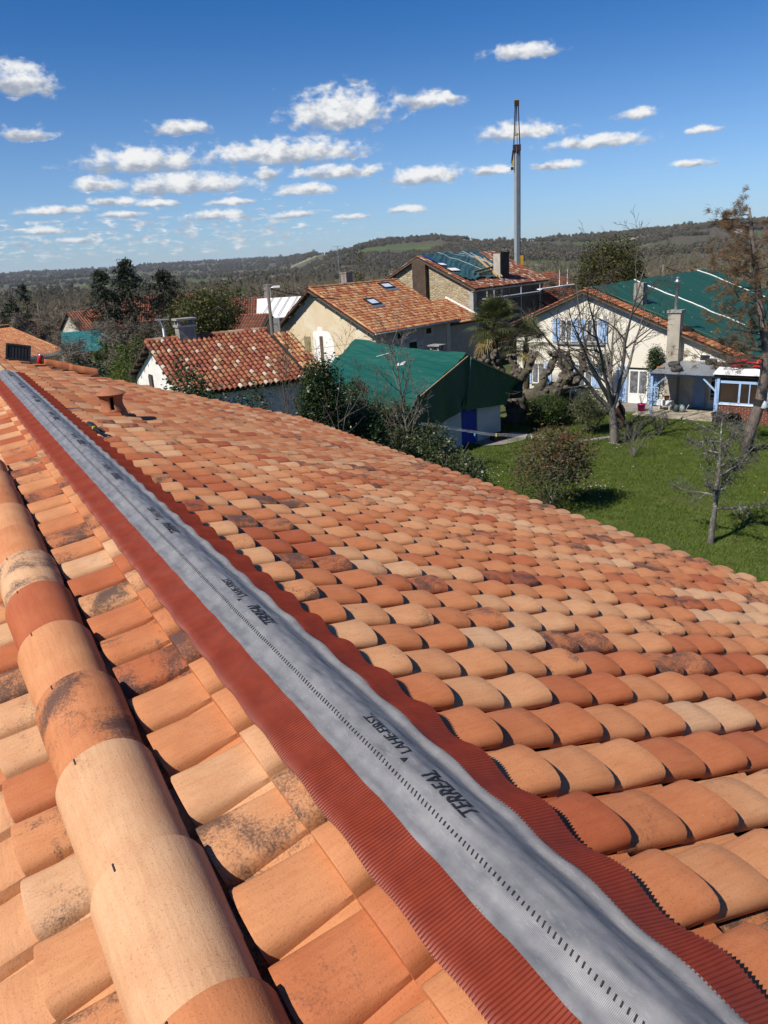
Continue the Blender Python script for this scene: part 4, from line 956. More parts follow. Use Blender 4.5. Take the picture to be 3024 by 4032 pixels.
for k in range(7): MB().box(-.585+k*.167, -.425+k*.167, .07, .11, .02, 1.93).build('board', M_BLUED, dr)
MB().box(-.6, .6, .111, .13, .0, 1.95).build('backing', M_DARKIN, dr)
tg = empty('shed_tarpaulin'); tg.matrix_world = sh.matrix_world; tag(tg, 'smooth dark green tarpaulin draped over the shed roof and its gable', 'tarpaulin')
M_TARPG = tarp_mat('green_tarp', (.006, .066, .045, 1), (.008, .080, .056, 1), (.04, .15, .115, 1), .42, (1.0, .22, 1.0))
RX, RZ = -.80, 4.78
def sag(a): return -.10*math.sin(math.pi*a)
def roofL(a, c):     # a along the ridge (0 front, 1 back), c from the ridge down to the left fold
    y = -.62+a*8.9; z0 = RZ+.36*a; e = Vector((-4.35+.55*a, y, 3.15+.12*a)); t_ = Vector((RX+.25*a, y, z0+sag(a)*.3))
    p = t_.lerp(e, c); p.z += -.20*math.sin(math.pi*c)*(.4+.6*math.sin(math.pi*a))+.060*hn(a*2+c, c*2)+.032*hn(a*2.5, c*9)+.018*hn(a*7, c*22); return p
def hangL(a, c):
    p = roofL(a, 1); return p+Vector((-.42*c-.10*math.sin(a*9+1)*c, 0, -1.75*c*(.75+.35*math.sin(a*4.1+.4))))+Vector((.06*hn(a*5, c*2), 0, 0))
def roofR(a, c):
    y = -.62+a*8.9; z0 = RZ+.36*a; e = Vector((3.58, y, 2.86+.1*a)); t_ = Vector((RX+.25*a, y, z0+sag(a)*.3)); p = t_.lerp(e, c); p.z += -.06*math.sin(math.pi*c)+.015*hn(a*3, c*5); return p
U1, U2 = np.linspace(0, 1, 80), np.linspace(0, 1, 60)
MB().grid(roofL, U1, U2).build('roof_sheet', M_TARPG, tg, smooth=True)
MB().grid(hangL, U1, np.linspace(0, 1, 14)).build('side_skirt', M_TARPG, tg, smooth=True)
MB().grid(roofR, U1[::-1], U2).build('roof_sheet', M_TARPG, tg, smooth=True)
MB().grid(lambda a, c: roofR(a, 1)+Vector((-.10*c, 0, -1.0*c*(.9+.2*math.sin(a*7)))), U1[::-1], np.linspace(0, 1, 8)).build('side_skirt', M_TARPG, tg, smooth=True)
def front(x):         # top edge of the hanging front, along the gable
    if x < RX: k = (x-RX)/(-4.35-RX); return roofL(0, min(1, k))
    k = (x-RX)/(3.58-RX); return roofR(0, min(1, k))
def frontR(u, c):
    x = -.46+u*4.0; tpz = front(x); zb = 1.93-.27*u+ (1.0*max(0, u-.80)*5 if u > .8 else 0); return Vector((x-c*max(0, u-.75)*1.6, -.60+.05*hn(u*4, c)+c*.42, tpz.z-.02+(zb-tpz.z)*c))
def frontL(u, c):
    x = -.46-u*3.85; tpz = front(x); zb = 2.10-1.55*u**1.2; fold = .10*math.sin(u*16+c*2)*c
    return Vector((x-.5*c*u+.1*c, -.60+fold+c*.35, tpz.z-.02+(zb-tpz.z)*c))
MB().grid(frontR, np.linspace(0, 1, 40), np.linspace(0, 1, 18)[::-1]).build('front_sheet', M_TARPG, tg, smooth=True)
MB().grid(frontL, np.linspace(0, 1, 48)[::-1], np.linspace(0, 1, 18)[::-1]).build('front_sheet', M_TARPG, tg, smooth=True)
b = MB(); b.tube([front(-.46)+Vector((0, -.03, 0)), Vector((-.62, -.56, 3.2)), Vector((-.92, -.30, 2.05))], [.05, .05, .04], 8); b.build('fold', M_TARPG, tg, smooth=True)
b = MB(); b.bar(front(-.5)+Vector((0, -.04, -.06)), front(3.4)+Vector((0, -.04, -.03)), .05, .05); b.bar(front(-.7)+Vector((0, -.04, -.06)), front(-4.0)+Vector((0, -.04, -.05)), .04, .04); b.build('batten', M_WOOD, tg)
b = MB()
for (a, c, w_, h_, an_) in ((.62, .22, .9, .07, .5), (.40, .34, .55, .28, .1)):
    p = roofL(a, c); q = roofL(a-.06, c+.02); u = (roofL(a+.02, c)-p).normalized(); v = (roofL(a, c+.04)-p).normalized(); n = u.cross(v); n = n if n.z > 0 else -n
    u2 = u*math.cos(an_)+v*math.sin(an_); v2 = v*math.cos(an_)-u*math.sin(an_); p = p+n*.05
    b.add([p-u2*w_/2-v2*h_/2, p+u2*w_/2-v2*h_*.2, p+u2*w_*.42+v2*h_/2, p-u2*w_*.5+v2*h_*.35], [(0, 1, 2, 3)])
b.build('repair_patch', surf('grey_patch', (.45, .47, .48, 1), rough=.5), tg)
r = random.Random(4); b = MB()
for k in range(26):
    a, c = r.random(), r.random(); p = roofL(a, c)+Vector((0, 0, .03)); L_ = r.uniform(.04, .16); b.add([p, p+Vector((L_, L_*.4, -.01)), p+Vector((L_, L_*.4+.03, -.01)), p+Vector((0, .04, 0))], [(0, 1, 2, 3)])
b.build('scuff', surf('white_scuff', (.6, .66, .64, 1), rough=.6), tg)
oh = place('outhouse', 3.3, 46.2, -41); tag(oh, 'white outhouse chimney with slab cap rising just behind the shed ridge', 'chimney')
MB().box(0, .62, 0, .5, 0, 4.05).build('stack', surf('white_chimney', (.60, .58, .53, 1), (.50, .48, .44, 1), 4, .9), oh); b = MB(); b.box(-.06, .68, -.06, .56, 4.05, 4.13); b.box(0, .1, 0, .1, 4.131, 4.36); b.box(.52, .62, 0, .1, 4.131, 4.36); b.box(0, .1, .4, .5, 4.131, 4.36); b.box(.52, .62, .4, .5, 4.131, 4.36); split_build(b, 'prop', M_CONC, oh); MB().box(-.12, .74, -.12, .62, 4.361, 4.43).build('cover', M_CONC, oh)
# concrete apron and flower trough before the shed
M_PATH = surf('worn_concrete_path', (.26, .24, .21, 1), (.19, .175, .155, 1), 2, .95, .5, 20)
b = MB(); T = Matrix.Translation((4.67, 39.0, 0)) @ Matrix.Rotation(R(40), 4, 'Z'); b.add([tuple(T @ Vector(p)) for p in ((.2, -.02, .062), (3.3, -.02, .062), (3.6, -.9, .055), (2.4, -1.7, .05), (.9, -1.5, .052), (.1, -.9, .058))], [(0, 5, 4, 3, 2, 1)]); tag(b.build('path', M_PATH), kind='structure')
tr = empty('planter_trough', tuple(T @ Vector((1.55, -.55, .06))), R(40)); tag(tr, 'brown rectangular planter trough beside the blue shed door', 'planter')
M_BROWN = surf('brown_plastic', (.105, .035, .02, 1), rough=.55)
b = MB(); b.box(-.42, .42, -.17, -.13, 0, .34); b.box(-.42, .42, .13, .17, 0, .34); b.box(-.42, -.38, -.13, .13, 0, .34); b.box(.38, .42, -.13, .13, 0, .34); b.box(-.38, .38, -.13, .13, .01, .05); b.build('tub', M_BROWN, tr); MB().box(-.379, .379, -.129, .129, .06, .30).build('soil', surf('soil', (.03, .022, .016, 1), (.05, .036, .026, 1), 12, 1, .5, 30), tr)

# ------------------------------------------------------------------ white house with blue shutters
h7 = place('shuttered_house', 16.02, 46.88, -40); tag(h7, 'cream rendered house with pale blue shutters and a green tarpaulined roof', 'house')
M_R7 = surf('aged_cream_render', (.72, .68, .58, 1), (.64, .60, .50, 1), .8, .95, .3, 20, c3=(.36, .34, .26, 1), s3=.45, t3=.54)
M_SHB = surf('pale_blue_paint', (.34, .48, .70, 1), (.30, .44, .66, 1), 5, .55)
AX, AZ7, SL7 = -3.6, 6.88, .405
rz7 = lambda x: AZ7-SL7*abs(x-AX)
MB().prism([(-8.45, 0), (8.2, 0), (8.2, rz7(8.2)-.2), (AX, AZ7-.2), (-8.45, rz7(-8.45)-.2)], 0, .45).build('gable_wall', M_R7, h7)
b = MB(); b.box(-8.45, -8.0, .451, 23, 0, rz7(-8.45)-.2); b.box(7.75, 8.2, .451, 23, 0, rz7(8.2)-.2); b.build('wall', M_R7, h7)
slab(h7, 'roof_deck', [(AX, -.35, AZ7-.05), (AX, 24.3, AZ7-.05), (8.6, 24.3, rz7(8.6)-.05), (8.6, -.35, rz7(8.6)-.05)], .12, M_DECK)
slab(h7, 'roof_deck', [(AX, -.35, AZ7-.05), (AX, 24.3, AZ7-.05), (-8.75, 24.3, rz7(-8.75)-.05), (-8.75, -.35, rz7(-8.75)-.05)], .12, M_DECK)
d7 = Vector((12.2, 0, -12.2*SL7)); bg_tiles(h7, (AX, 1.03, AZ7), (0, -1, 0), d7, 6, 38, .23, d7.length/37.5, M_MIX, M_MIX_S, 21, col=lambda r: min(.7, max(.1, r.gauss(.38, .15))), h=.085)
d7l = Vector((-5.15, 0, -5.15*SL7)); bg_tiles(h7, (AX, -.35, AZ7), (0, 1, 0), d7l, 8, 16, .23, d7l.length/15.6, M_MIX, M_MIX_S, 22, col=lambda r: min(.7, max(.1, r.gauss(.33, .15))), limit=0)
ridge_caps(h7, (AX, -.36, AZ7+.03), (AX, 1.4, AZ7+.03), .13, M_MIX, 23)
b = MB(); b.bar((AX, -.34, AZ7-.17), (8.6, -.34, rz7(8.6)-.17), .06, .14); b.bar((AX, -.34, AZ7-.17), (-8.75, -.34, rz7(-8.75)-.17), .06, .14); b.build('bargeboard', M_BARGE, h7)
t7 = empty('roof_tarpaulin'); t7.matrix_world = h7.matrix_world; tag(t7, 'wide taut green tarpaulin covering the long roof of the shuttered house', 'tarpaulin')
M_TARP7 = tarp_mat('taut_green_tarp', (.007, .058, .036, 1), (.009, .072, .046, 1), (.05, .15, .11, 1), .62, (.25, 1.3, .25))
n7 = Vector((0, -1, 0)).cross(d7.normalized())
def tt(a, c): return Vector((AX-.1, .72+a*23.4, AZ7+.02))+d7*(c*.985)+n7*(.14+.05*hn(a*9, c*2)+.03*hn(a*30, c*3)+.02*hn(a*61, c*9))
MB().grid(tt, np.linspace(0, 1, 170), np.linspace(0, 1, 60)[::-1]).build('sheet', M_TARP7, t7, smooth=True)
b = MB()
for a, c0, c1 in ((.30, .0, .62), (.86, .0, .45), (.012, .1, .95)):
    MB().tube([tt(a, c0+(c1-c0)*q/24)+n7*.03 for q in range(25)], .045 if a > .1 else .03, 5).build('lath', M_WHITEP if a > .1 else M_TARP7, t7)
r = random.Random(9); b = MB()
for k in range(60):
    p = tt(r.random()*.6, r.random())+n7*.03; s_ = r.uniform(.03, .09); b.add([p, p+Vector((0, s_*1.6, 0)), p+Vector((s_, s_*1.6, -s_*.4)), p+Vector((s_, 0, -s_*.4))], [(0, 1, 2, 3)])
b.build('scuff', surf('pale_scuff', (.55, .64, .61, 1), rough=.6), t7)
def shutter(x0, x1, z0, z1, y=-.05, face=None):
    s_ = empty('shutter', parent=h7); n = 4
    for k in range(n): w_ = (x1-x0)/n; MB().box(x0+k*w_+.004, x0+(k+1)*w_-.004, y-.02, y+.015, z0, z1).build('board', M_SHB, s_)
    b = MB(); [b.box(x0+.02, x1-.02, y-.035, y-.0205, z, z+.09) for z in (z0+.2, z1-.3)]; b.build('ledge', M_SHB, s_)
for x0, x1, cur in ((-5.24, -4.46, True), (-3.46, -2.70, True)):
    window(h7, x0, x1, 3.72, 5.08, 0, curtain=cur)
shutter(-5.78, -5.28, 3.70, 5.16); shutter(-4.44, -4.02, 3.70, 5.14); shutter(-3.95, -3.50, 3.70, 5.12); shutter(-2.66, -2.06, 3.70, 5.12)
MB().box(-5.5, -2.2, -.14, -.002, 3.56, 3.64).build('sill_band', M_CONC, h7)
window(h7, -7.25, -6.35, .95, 2.3, 0, curtain=True); shutter(-7.82, -7.28, .92, 2.4); shutter(-6.33, -5.82, .92, 2.35)
window(h7, -3.98, -3.0, .92, 2.3, 0, curtain=True); shutter(-4.55, -4.02, .88, 2.32); shutter(-2.97, -2.42, .88, 2.32)
MB().box(-3.9, -3.2, -.3, -.03, .78, .92).build('window_box', M_CRATE, h7)
window(h7, 3.52, 4.16, 2.76, 3.18, 0, mull=0, sill=False)
fd = empty('french_door', parent=h7); MB().box(-.66, .62, -.006, .004, 0.03, 2.25).build('reveal', M_DARKIN, fd)
b = MB()
for x in (-.60, -.02, .52): b.box(x, x+.09, -.06, -.007, .04, 2.12)
for z in (.04, .60, 2.03): b.box(-.51, .52, -.055, -.0075, z, z+.09)
b.box(-.51, .52, -.045, -.009, .13, .60); b.build('frame', M_WHITEP, fd)
b = MB(); b.box(-.51, -.02, -.03, -.0125, .69, 2.03); b.box(.07, .52, -.03, -.0125, .69, 2.03); b.build('pane', M_CURT, fd)
shutter(-1.34, -.70, .10, 2.32); shutter(.66, 1.08, .06, 2.32); shutter(1.08, 1.30, .06, 2.30, -.09)
MB().box(-.8, .8, -.7, -.02, -.05, .05).build('door_step', M_CONC, h7)
# external chimney with steel flue; second chimney on the ridge side
c7 = empty('chimney', parent=h7); MB().box(1.78, 2.48, -.55, -.003, 0, 5.52).build('stack', surf('chimney_render', (.42, .38, .31, 1), (.30, .27, .22, 1), 1.2, .95, .3, 18, c3=(.17, .15, .12, 1), s3=.8, t3=.58), c7)
MB().box(1.71, 2.55, -.62, .06, 5.53, 5.68).build('crown', M_CONC, c7)
MB().lathe([(.09, 5.68), (.09, 7.15), (.16, 7.16), (.17, 7.26), (.10, 7.34), (.10, 7.40), (.15, 7.42), (.05, 7.5), (.001, 7.5)], 14, Matrix.Translation((2.1, -.28, 0))).build('flue', M_STEELG, c7, smooth=True)
chimney(h7, -1.35, -.75, 2.0, 2.7, 5.3, 7.1, M_CONC, False)
# climbing trellis by the door
b = MB()
for k in range(9): b.bar((1.42+.02*k, -.04, .1+.24*k), (1.72, -.05, .34+.24*k), .022); b.bar((1.72, -.06, .1+.24*k), (1.42, -.05, .34+.24*k), .022)
b.build('trellis', M_WHITEP, h7)
# porch: corrugated roof on blue posts
po = empty('porch'); po.matrix_world = h7.matrix_world; tag(po, 'lean-to porch with corrugated grey roof on pale blue posts', 'porch')
M_CORR = surf('corrugated_sheet', (.30, .32, .33, 1), (.23, .245, .25, 1), 2, .5, metal=.3)
PX0, PX1, PY = 1.75, 5.9, -3.0
def pr(x, y): return Vector((x, y, 2.78+.115*y+.02*math.sin(x*42)))
MB().grid(lambda x, y: pr(x, y), np.arange(PX0, PX1, .0374), np.linspace(PY, -.02, 5)).build('roof_sheet', M_CORR, po, smooth=True)
MB().grid(lambda x, y: pr(x, y)-Vector((0, 0, .012)), np.arange(PX0, PX1, .0374)[::-1], np.linspace(PY, -.02, 5)).build('roof_sheet', M_CORR, po, smooth=True)
for x in (PX0+.12, PX1-.5): MB().box(x-.07, x+.07, PY+.15, PY+.29, 0, 2.36).build('post', M_SHB, po)
MB().box(PX0, PX1, PY+.17, PY+.27, 2.30, 2.40).build('beam', M_SHB, po)
b = MB(); b.bar((PX0+.12, PY+.22, 1.55), (PX0+1.0, PY+.22, 2.32), .08); b.bar((PX1-.5, PY+.22, 1.55), (PX1-1.3, PY+.22, 2.32), .08); b.bar((PX0+.12, PY+.22, 1.6), (PX0+.12, PY+.95, 2.38), .08); b.build('brace', M_SHB, po)
b = MB(); T7 = h7.matrix_world.copy(); b.box(1.0, 5.7, -3.35, -.56, -.2, .09, T7); tag(b.build('terrace', surf('terrace_slab', (.40, .35, .26, 1), (.32, .28, .21, 1), 1.5, .95, .3, 20)), kind='structure')
b = MB(); b.box(-3.0, 1.0, -2.4, -.02, -.2, .075, T7); tag(b.build('path', M_PATH), kind='structure')
# inside the porch: glazed door, second blue shutter
gd = empty('glazed_door', parent=h7); MB().box(4.2, 5.1, -.02, -.004, .1, 2.15).build('frame', M_WHITEP, gd)
for i in range(2):
    for j in range(4): MB().box(4.30+i*.38, 4.62+i*.38, -.03, -.021, .55+j*.39, .89+j*.39).build('pane', M_GLASS, gd)
shutter(3.35, 4.0, .12, 2.2)
# five tyres weighting the sheet
M_TYRE = surf('weathered_tyre', (.085, .082, .076, 1), (.05, .048, .045, 1), 9, .9)
def tyre(x, y, lab, tilt=0, worn=False):
    p = pr(x, y); o = MB().lathe([(.17+.0, -.08), (.20, -.10), (.27, -.105), (.315, -.08), (.33, -.03), (.33, .03), (.315, .08), (.27, .105), (.20, .10), (.17, .08), (.17, -.08)], 22).build('tyre', M_TYRE, None, smooth=True)
    o.matrix_world = h7.matrix_world @ Matrix.Translation(p+Vector((0, 0, .135))) @ Matrix.Rotation(.115+tilt, 4, 'X'); tag(o, lab, 'tyre', 'old tyres weighting the porch roof')
tyre(2.55, -1.35, 'old tyre on the porch roof nearest the tall chimney'); tyre(3.05, -2.35, 'old tyre on the porch roof, lowest at the front edge left'); tyre(4.35, -.55, 'old tyre on the porch roof under the small attic window'); tyre(5.15, -1.55, 'old tyre on the porch roof next to the red and white sheet')
bt = MB().box(-.20, .20, -.09, .09, 0, .05).build('clay_tile', M_MIX); bt.matrix_world = h7.matrix_world @ Matrix.Translation(pr(2.0, -1.9)+Vector((0, 0, .03))); bt.color = (.45, .3, .1, 1); tag(bt, 'single orange clay tile lying on the corrugated porch roof', 'tile')
# conservatory: brick base, blue framed glazing, tiled roof under a white and red sheet
co = empty('conservatory'); co.matrix_world = h7.matrix_world; tag(co, 'glazed lean-to with pale blue frames on a low red brick wall', 'conservatory')
CX0, CX1, CY = 5.55, 10.2, -3.05
M_BRICK = tile_mat('red_brick', [(.15, .05, .035), (.20, .07, .045), (.17, .055, .035)], 'object', fine=.5); M_MORT = surf('mortar', (.42, .38, .32, 1), rough=.95)
MB().box(CX0, CX1, CY+.012, CY+.25, 0, .94).build('mortar_bed', M_MORT, co)
bm = MB().box(0, .27, 0, .03, 0, .085).mesh('brick', M_BRICK); r = random.Random(2)
for j in range(9):
    for i in range(16):
        x = CX0+.01+i*.295-(.147 if j % 2 else 0)
        if x < CX0 or x+.27 > CX1: continue
        o = obj('brick', bm, co, loc=(x, CY-.004+r.uniform(-.003, .003), .02+j*.102)); o.color = (r.random(), r.random(), r.random()*.5, 1)
MB().box(CX0-.02, CX1, CY-.06, CY+.2, .95, 1.0).build('sill', M_WHITEP, co)
b = MB()
for x in (CX0, CX0+1.05, CX0+1.95, CX0+2.85, CX0+3.75): b.box(x, x+.10, CY, CY+.1, 1.0, 2.1)
b.box(CX0, CX1, CY, CY+.1, 2.1, 2.24); b.box(CX0, CX1, CY, CY+.1, 1.003, 1.07)
for x in (CX0+.10, CX0+1.15, CX0+2.05, CX0+2.95): b.box(x+.42, x+.47, CY+.01, CY+.09, 1.07, 2.1) if x > CX0+.5 else None
b.build('frame', M_SHB, co)
for x0, x1 in ((CX0+.1, CX0+1.05), (CX0+1.15, CX0+1.95), (CX0+2.05, CX0+2.85), (CX0+2.95, CX0+3.75)): MB().box(x0, x1, CY+.04, CY+.055, 1.07, 2.1).build('pane', surf('conservatory_glass', (.05, .035, .025, 1), (.03, .022, .018, 1), 1.5, .08, spec=.6), co)
MB().box(CX0-.05, CX0+.09, CY-.09, CY-.002, 0, 2.5).build('post', M_SHB, co); MB().box(CX0+3.0, CX0+3.13, CY-.12, CY-.07, 0, 1.9).build('post', M_SHB, co)
rq = lambda x, y, k=0: Vector((x, y, 3.1+.22*(y+.6)+k))
MB().add([(CX0, CY+.1, 2.241), (CX1, CY+.1, 2.241), (CX1, CY+.1, 2.50), (CX0, CY+.1, 2.50)], [(0, 1, 2, 3)]).build('fascia', M_BARGE, co)
slab(co, 'roof_deck', [rq(CX0-.2, -.05), rq(CX1, -.05), rq(CX1, CY-.2), rq(CX0-.2, CY-.2)], .08, M_DECK)
bg_tiles(co, rq(CX1, -.3, .03), (-1, 0, 0), Vector((0, -1, -.22)), 14, 7, .235, .30, M_MIX, M_MIX_S, 31, keep=lambda u, v: u < 3.9, col=lambda r: r.uniform(.15, .5))
M_REDW = surf('red_warning_sheet', (.45, .02, .02, 1), rough=.4)
slab(co, 'white_sheet', [rq(CX0-.25, -2.25, .10), rq(CX1, -2.25, .10), rq(CX1, CY-.3, .10), rq(CX0-.25, CY-.3, .10)], .012, M_WHITEP)
b = MB(); r = random.Random(6)
for i in range(6):
    for j in range(3):
        if (i+j) % 2 == 0: x = CX0+.35+i*.55; y = -1.1-j*.38; a, bq, c, d = rq(x, y, .14), rq(x+.5, y, .14), rq(x+.5, y-.34, .14), rq(x, y-.34, .14); b.add([a, bq, c, d], [(3, 2, 1, 0)])
b.build('red_sheet', M_REDW, co)
# things standing at the house
pt = empty('flower_pot', (15.41, 44.4, .03)); tag(pt, 'magenta flower pot with a twiggy plant before the white french door', 'flower pot')
MB().lathe([(.001, 0), (.17, 0), (.22, .44), (.245, .44), (.245, .50), (.21, .50), (.20, .44), (.001, .43)], 20).build('pot', surf('magenta_glaze', (.42, .02, .17, 1), rough=.35), pt, smooth=True)
b = MB(); r = random.Random(3)
for k in range(14): a = r.random()*6.3; b.tube([(0, 0, .42), (.12*math.cos(a), .12*math.sin(a), .8), (.25*math.cos(a), .25*math.sin(a), .95+r.random()*.5)], [.008, .006, .003], 4)
b.build('twigs', M_BARGE, pt)
bx = empty('planter_box', tuple(h7.matrix_world @ Vector((2.25, -1.35, .1))), R(-40)); tag(bx, 'white planter box with a small clay pot on it under the porch', 'planter')
MB().box(-.5, .35, -.2, .2, .25, .55).build('tub', M_WHITEP, bx); MB().box(-.4, -.32, -.18, .18, 0, .249).build('leg', M_WHITEP, bx); MB().box(.2, .28, -.18, .18, 0, .249).build('leg', M_WHITEP, bx)
MB().lathe([(.001, .551), (.10, .551), (.14, .75), (.155, .75), (.155, .79), (.001, .78)], 14).build('clay_pot', surf('pot_clay', (.40, .15, .07, 1), rough=.8), bx, smooth=True)
for i, (x, lab) in enumerate(((2.95, 'dark green watering can by the porch post'), (3.30, 'pale grey watering can next to the dark one'))):
    w = empty('watering_can', tuple(h7.matrix_world @ Vector((x, -1.7, .1))), R(-40)); tag(w, lab, 'watering can', 'watering cans under the porch'); mt = surf('can_%d' % i, (.07, .10, .09, 1) if i == 0 else (.30, .33, .34, 1), rough=.5)
    MB().lathe([(.001, 0), (.15, 0), (.15, .30), (.09, .38), (.001, .38)], 14).build('body', mt, w, smooth=True); MB().tube([(.14, 0, .08), (.26, 0, .25), (.36, 0, .44)], [.03, .022, .03], 8).build('spout', mt, w, smooth=True); MB().tube([(-.14, 0, .1), (-.25, 0, .25), (-.12, 0, .42), (.05, 0, .40)], .015, 6).build('handle', mt, w, smooth=True)
for i, (x, lab) in enumerate(((5.75, 'left of two black planters at the brick wall'), (6.55, 'right of two black planters at the brick wall'))):
    w = empty('black_planter', tuple(h7.matrix_world @ Vector((x, -3.45, .02))), R(-40)); tag(w, lab, 'planter', 'black planters at the brick wall')
    MB().lathe([(.001, 0), (.24, 0), (.30, .50), (.33, .50), (.33, .54), (.28, .54), (.27, .5), (.001, .48)], 18).build('pot', M_CRATE, w, smooth=True)
    b = MB(); r = random.Random(40+i)
    for k in range(16): a = r.random()*6.3; b.tube([(0, 0, .48), (.12*math.cos(a), .12*math.sin(a), .62), (.24*math.cos(a), .24*math.sin(a), .66+r.random()*.25)], [.008, .006, .003], 4)
    b.build('twigs', M_BARGE, w)
bb = empty('garden_stove', (13.05, 40.9, 0), R(-30)); bb.scale = (.72, .72, .72); tag(bb, 'dark brick-red garden barbecue stove behind the forked bare tree', 'barbecue')
MB().box(-.35, .35, -.3, .3, 0, .75).build('base', M_SOOT, bb); b = MB(); b.prism([(-.32, .75), (.32, .75), (.32, 1.35), (.12, 1.7), (-.12, 1.7), (-.32, 1.35)], -.28, .28); b.build('hood', surf('barbecue_hood', (.09, .035, .026, 1), rough=.8), bb); MB().box(-.09, .09, -.09, .09, 1.7, 2.1).build('flue', M_SOOT, bb)
MB().box(-.22, .22, -.30, -.281, .85, 1.2).build('mouth', M_DARKIN, bb)
# ------------------------------------------------------------------ the neighbour on the far left and the roofs beyond
h2 = place('orange_roof_house', -27.4, 67.6, 68.3); tag(h2, 'bungalow with regular orange tiles and beige walls at the left edge', 'house')
M_BEIGE = surf('beige_render', (.34, .30, .22, 1), (.29, .255, .19, 1), 1.5, .95)
bg_tiles(h2, (-13, 5.6, 5.62), (1, 0, 0), Vector((0, -6.0, -2.2)), 58, 18, .24, .355, M_MIX, M_MIX_S, 41, limit=0, col=lambda r: min(.75, max(.15, r.gauss(.48, .12))), h=.085)
slab(h2, 'roof_deck', [(-13.2, 5.6, 5.56), (.95, 5.6, 5.56), (.75, -.45, 3.36), (-13.2, -.45, 3.36)], .12, M_DECK); slab(h2, 'roof_deck', [(-13.2, 5.6, 5.56), (.95, 5.6, 5.56), (.95, 11.4, 3.4), (-13.2, 11.4, 3.4)], .12, M_DECK)
ridge_caps(h2, (-13, 5.6, 5.66), (.95, 5.6, 5.66), .14, M_MIX, 42)
MB().prism([(-13, 0), (.4, 0), (.4, 3.3), (-13, 3.3)], 0, 11).build('wall', M_BEIGE, h2)
b = MB(); b.bar((.98, 5.6, 5.48), (.80, -.45, 3.28), .05, .18); b.box(-13, .9, -.52, -.46, 3.18, 3.40); b.build('bargeboard', surf('grey_white_board', (.52, .53, .53, 1), rough=.7), h2)
MB().box(.25, .6, -.4, -.02, 0, 3.2).build('downpipe', M_WHITEP, h2)
MB().box(-5.2, -3.6, -.02, -.003, 1.4, 2.5).build('window', M_GLASS, h2)
h2b = place('tool_lean_to', -27.4, 67.6, 68.3); tag(h2b, 'small lean-to with pale pinkish tiles beside the orange-roofed bungalow', 'shed')
PINK = [(.42, .25, .19), (.48, .30, .23), (.55, .40, .32)]; M_PK, M_PKS = tile_mat('pale_pink_tile', PINK, 'object', fine=.4), tile_mat('pale_pink_tile_mass', PINK, 'attr', fine=.4)
bg_tiles(h2b, (1.2, 5.2, 3.35), (1, 0, 0), Vector((0, -3.4, -.85)), 15, 11, .24, .32, M_PK, M_PKS, 43, limit=0); slab(h2b, 'roof_deck', [(1.1, 5.2, 3.3), (4.85, 5.2, 3.3), (4.85, 1.75, 2.42), (1.1, 1.75, 2.42)], .1, M_DECK)
MB().box(1.25, 4.6, 2.1, 5.0, 0, 2.4).build('wall', M_BEIGE, h2b); MB().tube([(1.1, 1.68, 2.36), (4.9, 1.68, 2.36)], .06, 6).build('gutter', M_WHITEP, h2b)
def far_house(name, lab, x, y, phi, L_, D_, ez, rz, wm, seed, pal=(M_OLD, M_OLD_S), col=None, chim=None, tiles=True, rm=None):
    h = place(name, x, y, phi); tag(h, lab, 'house')
    MB().box(0, L_, 0, D_, -6, ez-.05).build('wall', wm, h)
    b = MB(); b.add([(0, 0, ez-.051), (0, D_, ez-.051), (0, D_/2, rz-.12), (L_, 0, ez-.051), (L_, D_, ez-.051), (L_, D_/2, rz-.12)], [(0, 2, 1), (3, 4, 5)]); b.build('gable', wm, h)
    s_ = Vector((0, -D_/2-.3, -(rz-ez)*(1+.6/D_))); 
    slab(h, 'roof_deck' if tiles else 'roof_sheet', [(-.25, D_/2, rz-.05), (L_+.25, D_/2, rz-.05), (L_+.25, -.3, rz-.05+s_.z), (-.25, -.3, rz-.05+s_.z)], .1, rm or M_DECK); slab(h, 'roof_deck' if tiles else 'roof_sheet', [(-.25, D_/2, rz-.05), (L_+.25, D_/2, rz-.05), (L_+.25, D_+.3, rz-.05+s_.z), (-.25, D_+.3, rz-.05+s_.z)], .1, rm or M_DECK)
    if tiles: bg_tiles(h, (-.25, D_/2, rz), (1, 0, 0), s_, int((L_+.5)/.26), int(s_.length/.36)+1, .26, .36, pal[0], pal[1], seed, limit=0, col=col)
    if chim: chimney(h, chim, chim+.7, D_/2-.4, D_/2+.3, rz-.5, rz+1.1, M_CONC)
    b = MB()
    for k in range(max(1, int(L_/3))): b.box(1.0+k*3, 1.9+k*3, -.012, -.002, ez-1.7, ez-.6)
    b.build('window', M_DARKIN, h); return h
M_FW = surf('far_render', (.52, .47, .38, 1), (.42, .38, .31, 1), 1, .95)
cr_ = lambda r: r.uniform(.15, .5)
far_house('far_house', 'long brown tiled roof half hidden behind the dark evergreen trees', -27.5, 88, 8, 8.5, 7, 4.6, 6.75, M_FW, 51, col=cr_)
far_house('far_house', 'brown tiled house with a chimney left of the white-sheeted roof', -14.6, 80, 4, 4.4, 8, 4.3, 6.3, M_FW, 52, col=cr_, chim=3.7)
far_house('far_house', 'house end with weathered tiles showing beyond the white-sheeted roof', -6.6, 82.5, 4, 3.2, 7, 4.7, 6.6, M_FW, 53, col=cr_)
hw_ = far_house('sheeted_roof_house', 'house whose roof is covered in taut white sheeting', -10.9, 76.5, 4, 4.3, 7, 4.75, 6.32, M_FW, 54, tiles=False, rm=M_WHITEP)
b = MB()
for k in range(5): MB().bar((.2+k*.8, -.25, 4.72), (1.4+k*.8, 3.5, 6.36), .035).build('lath', M_BARGE, hw_)
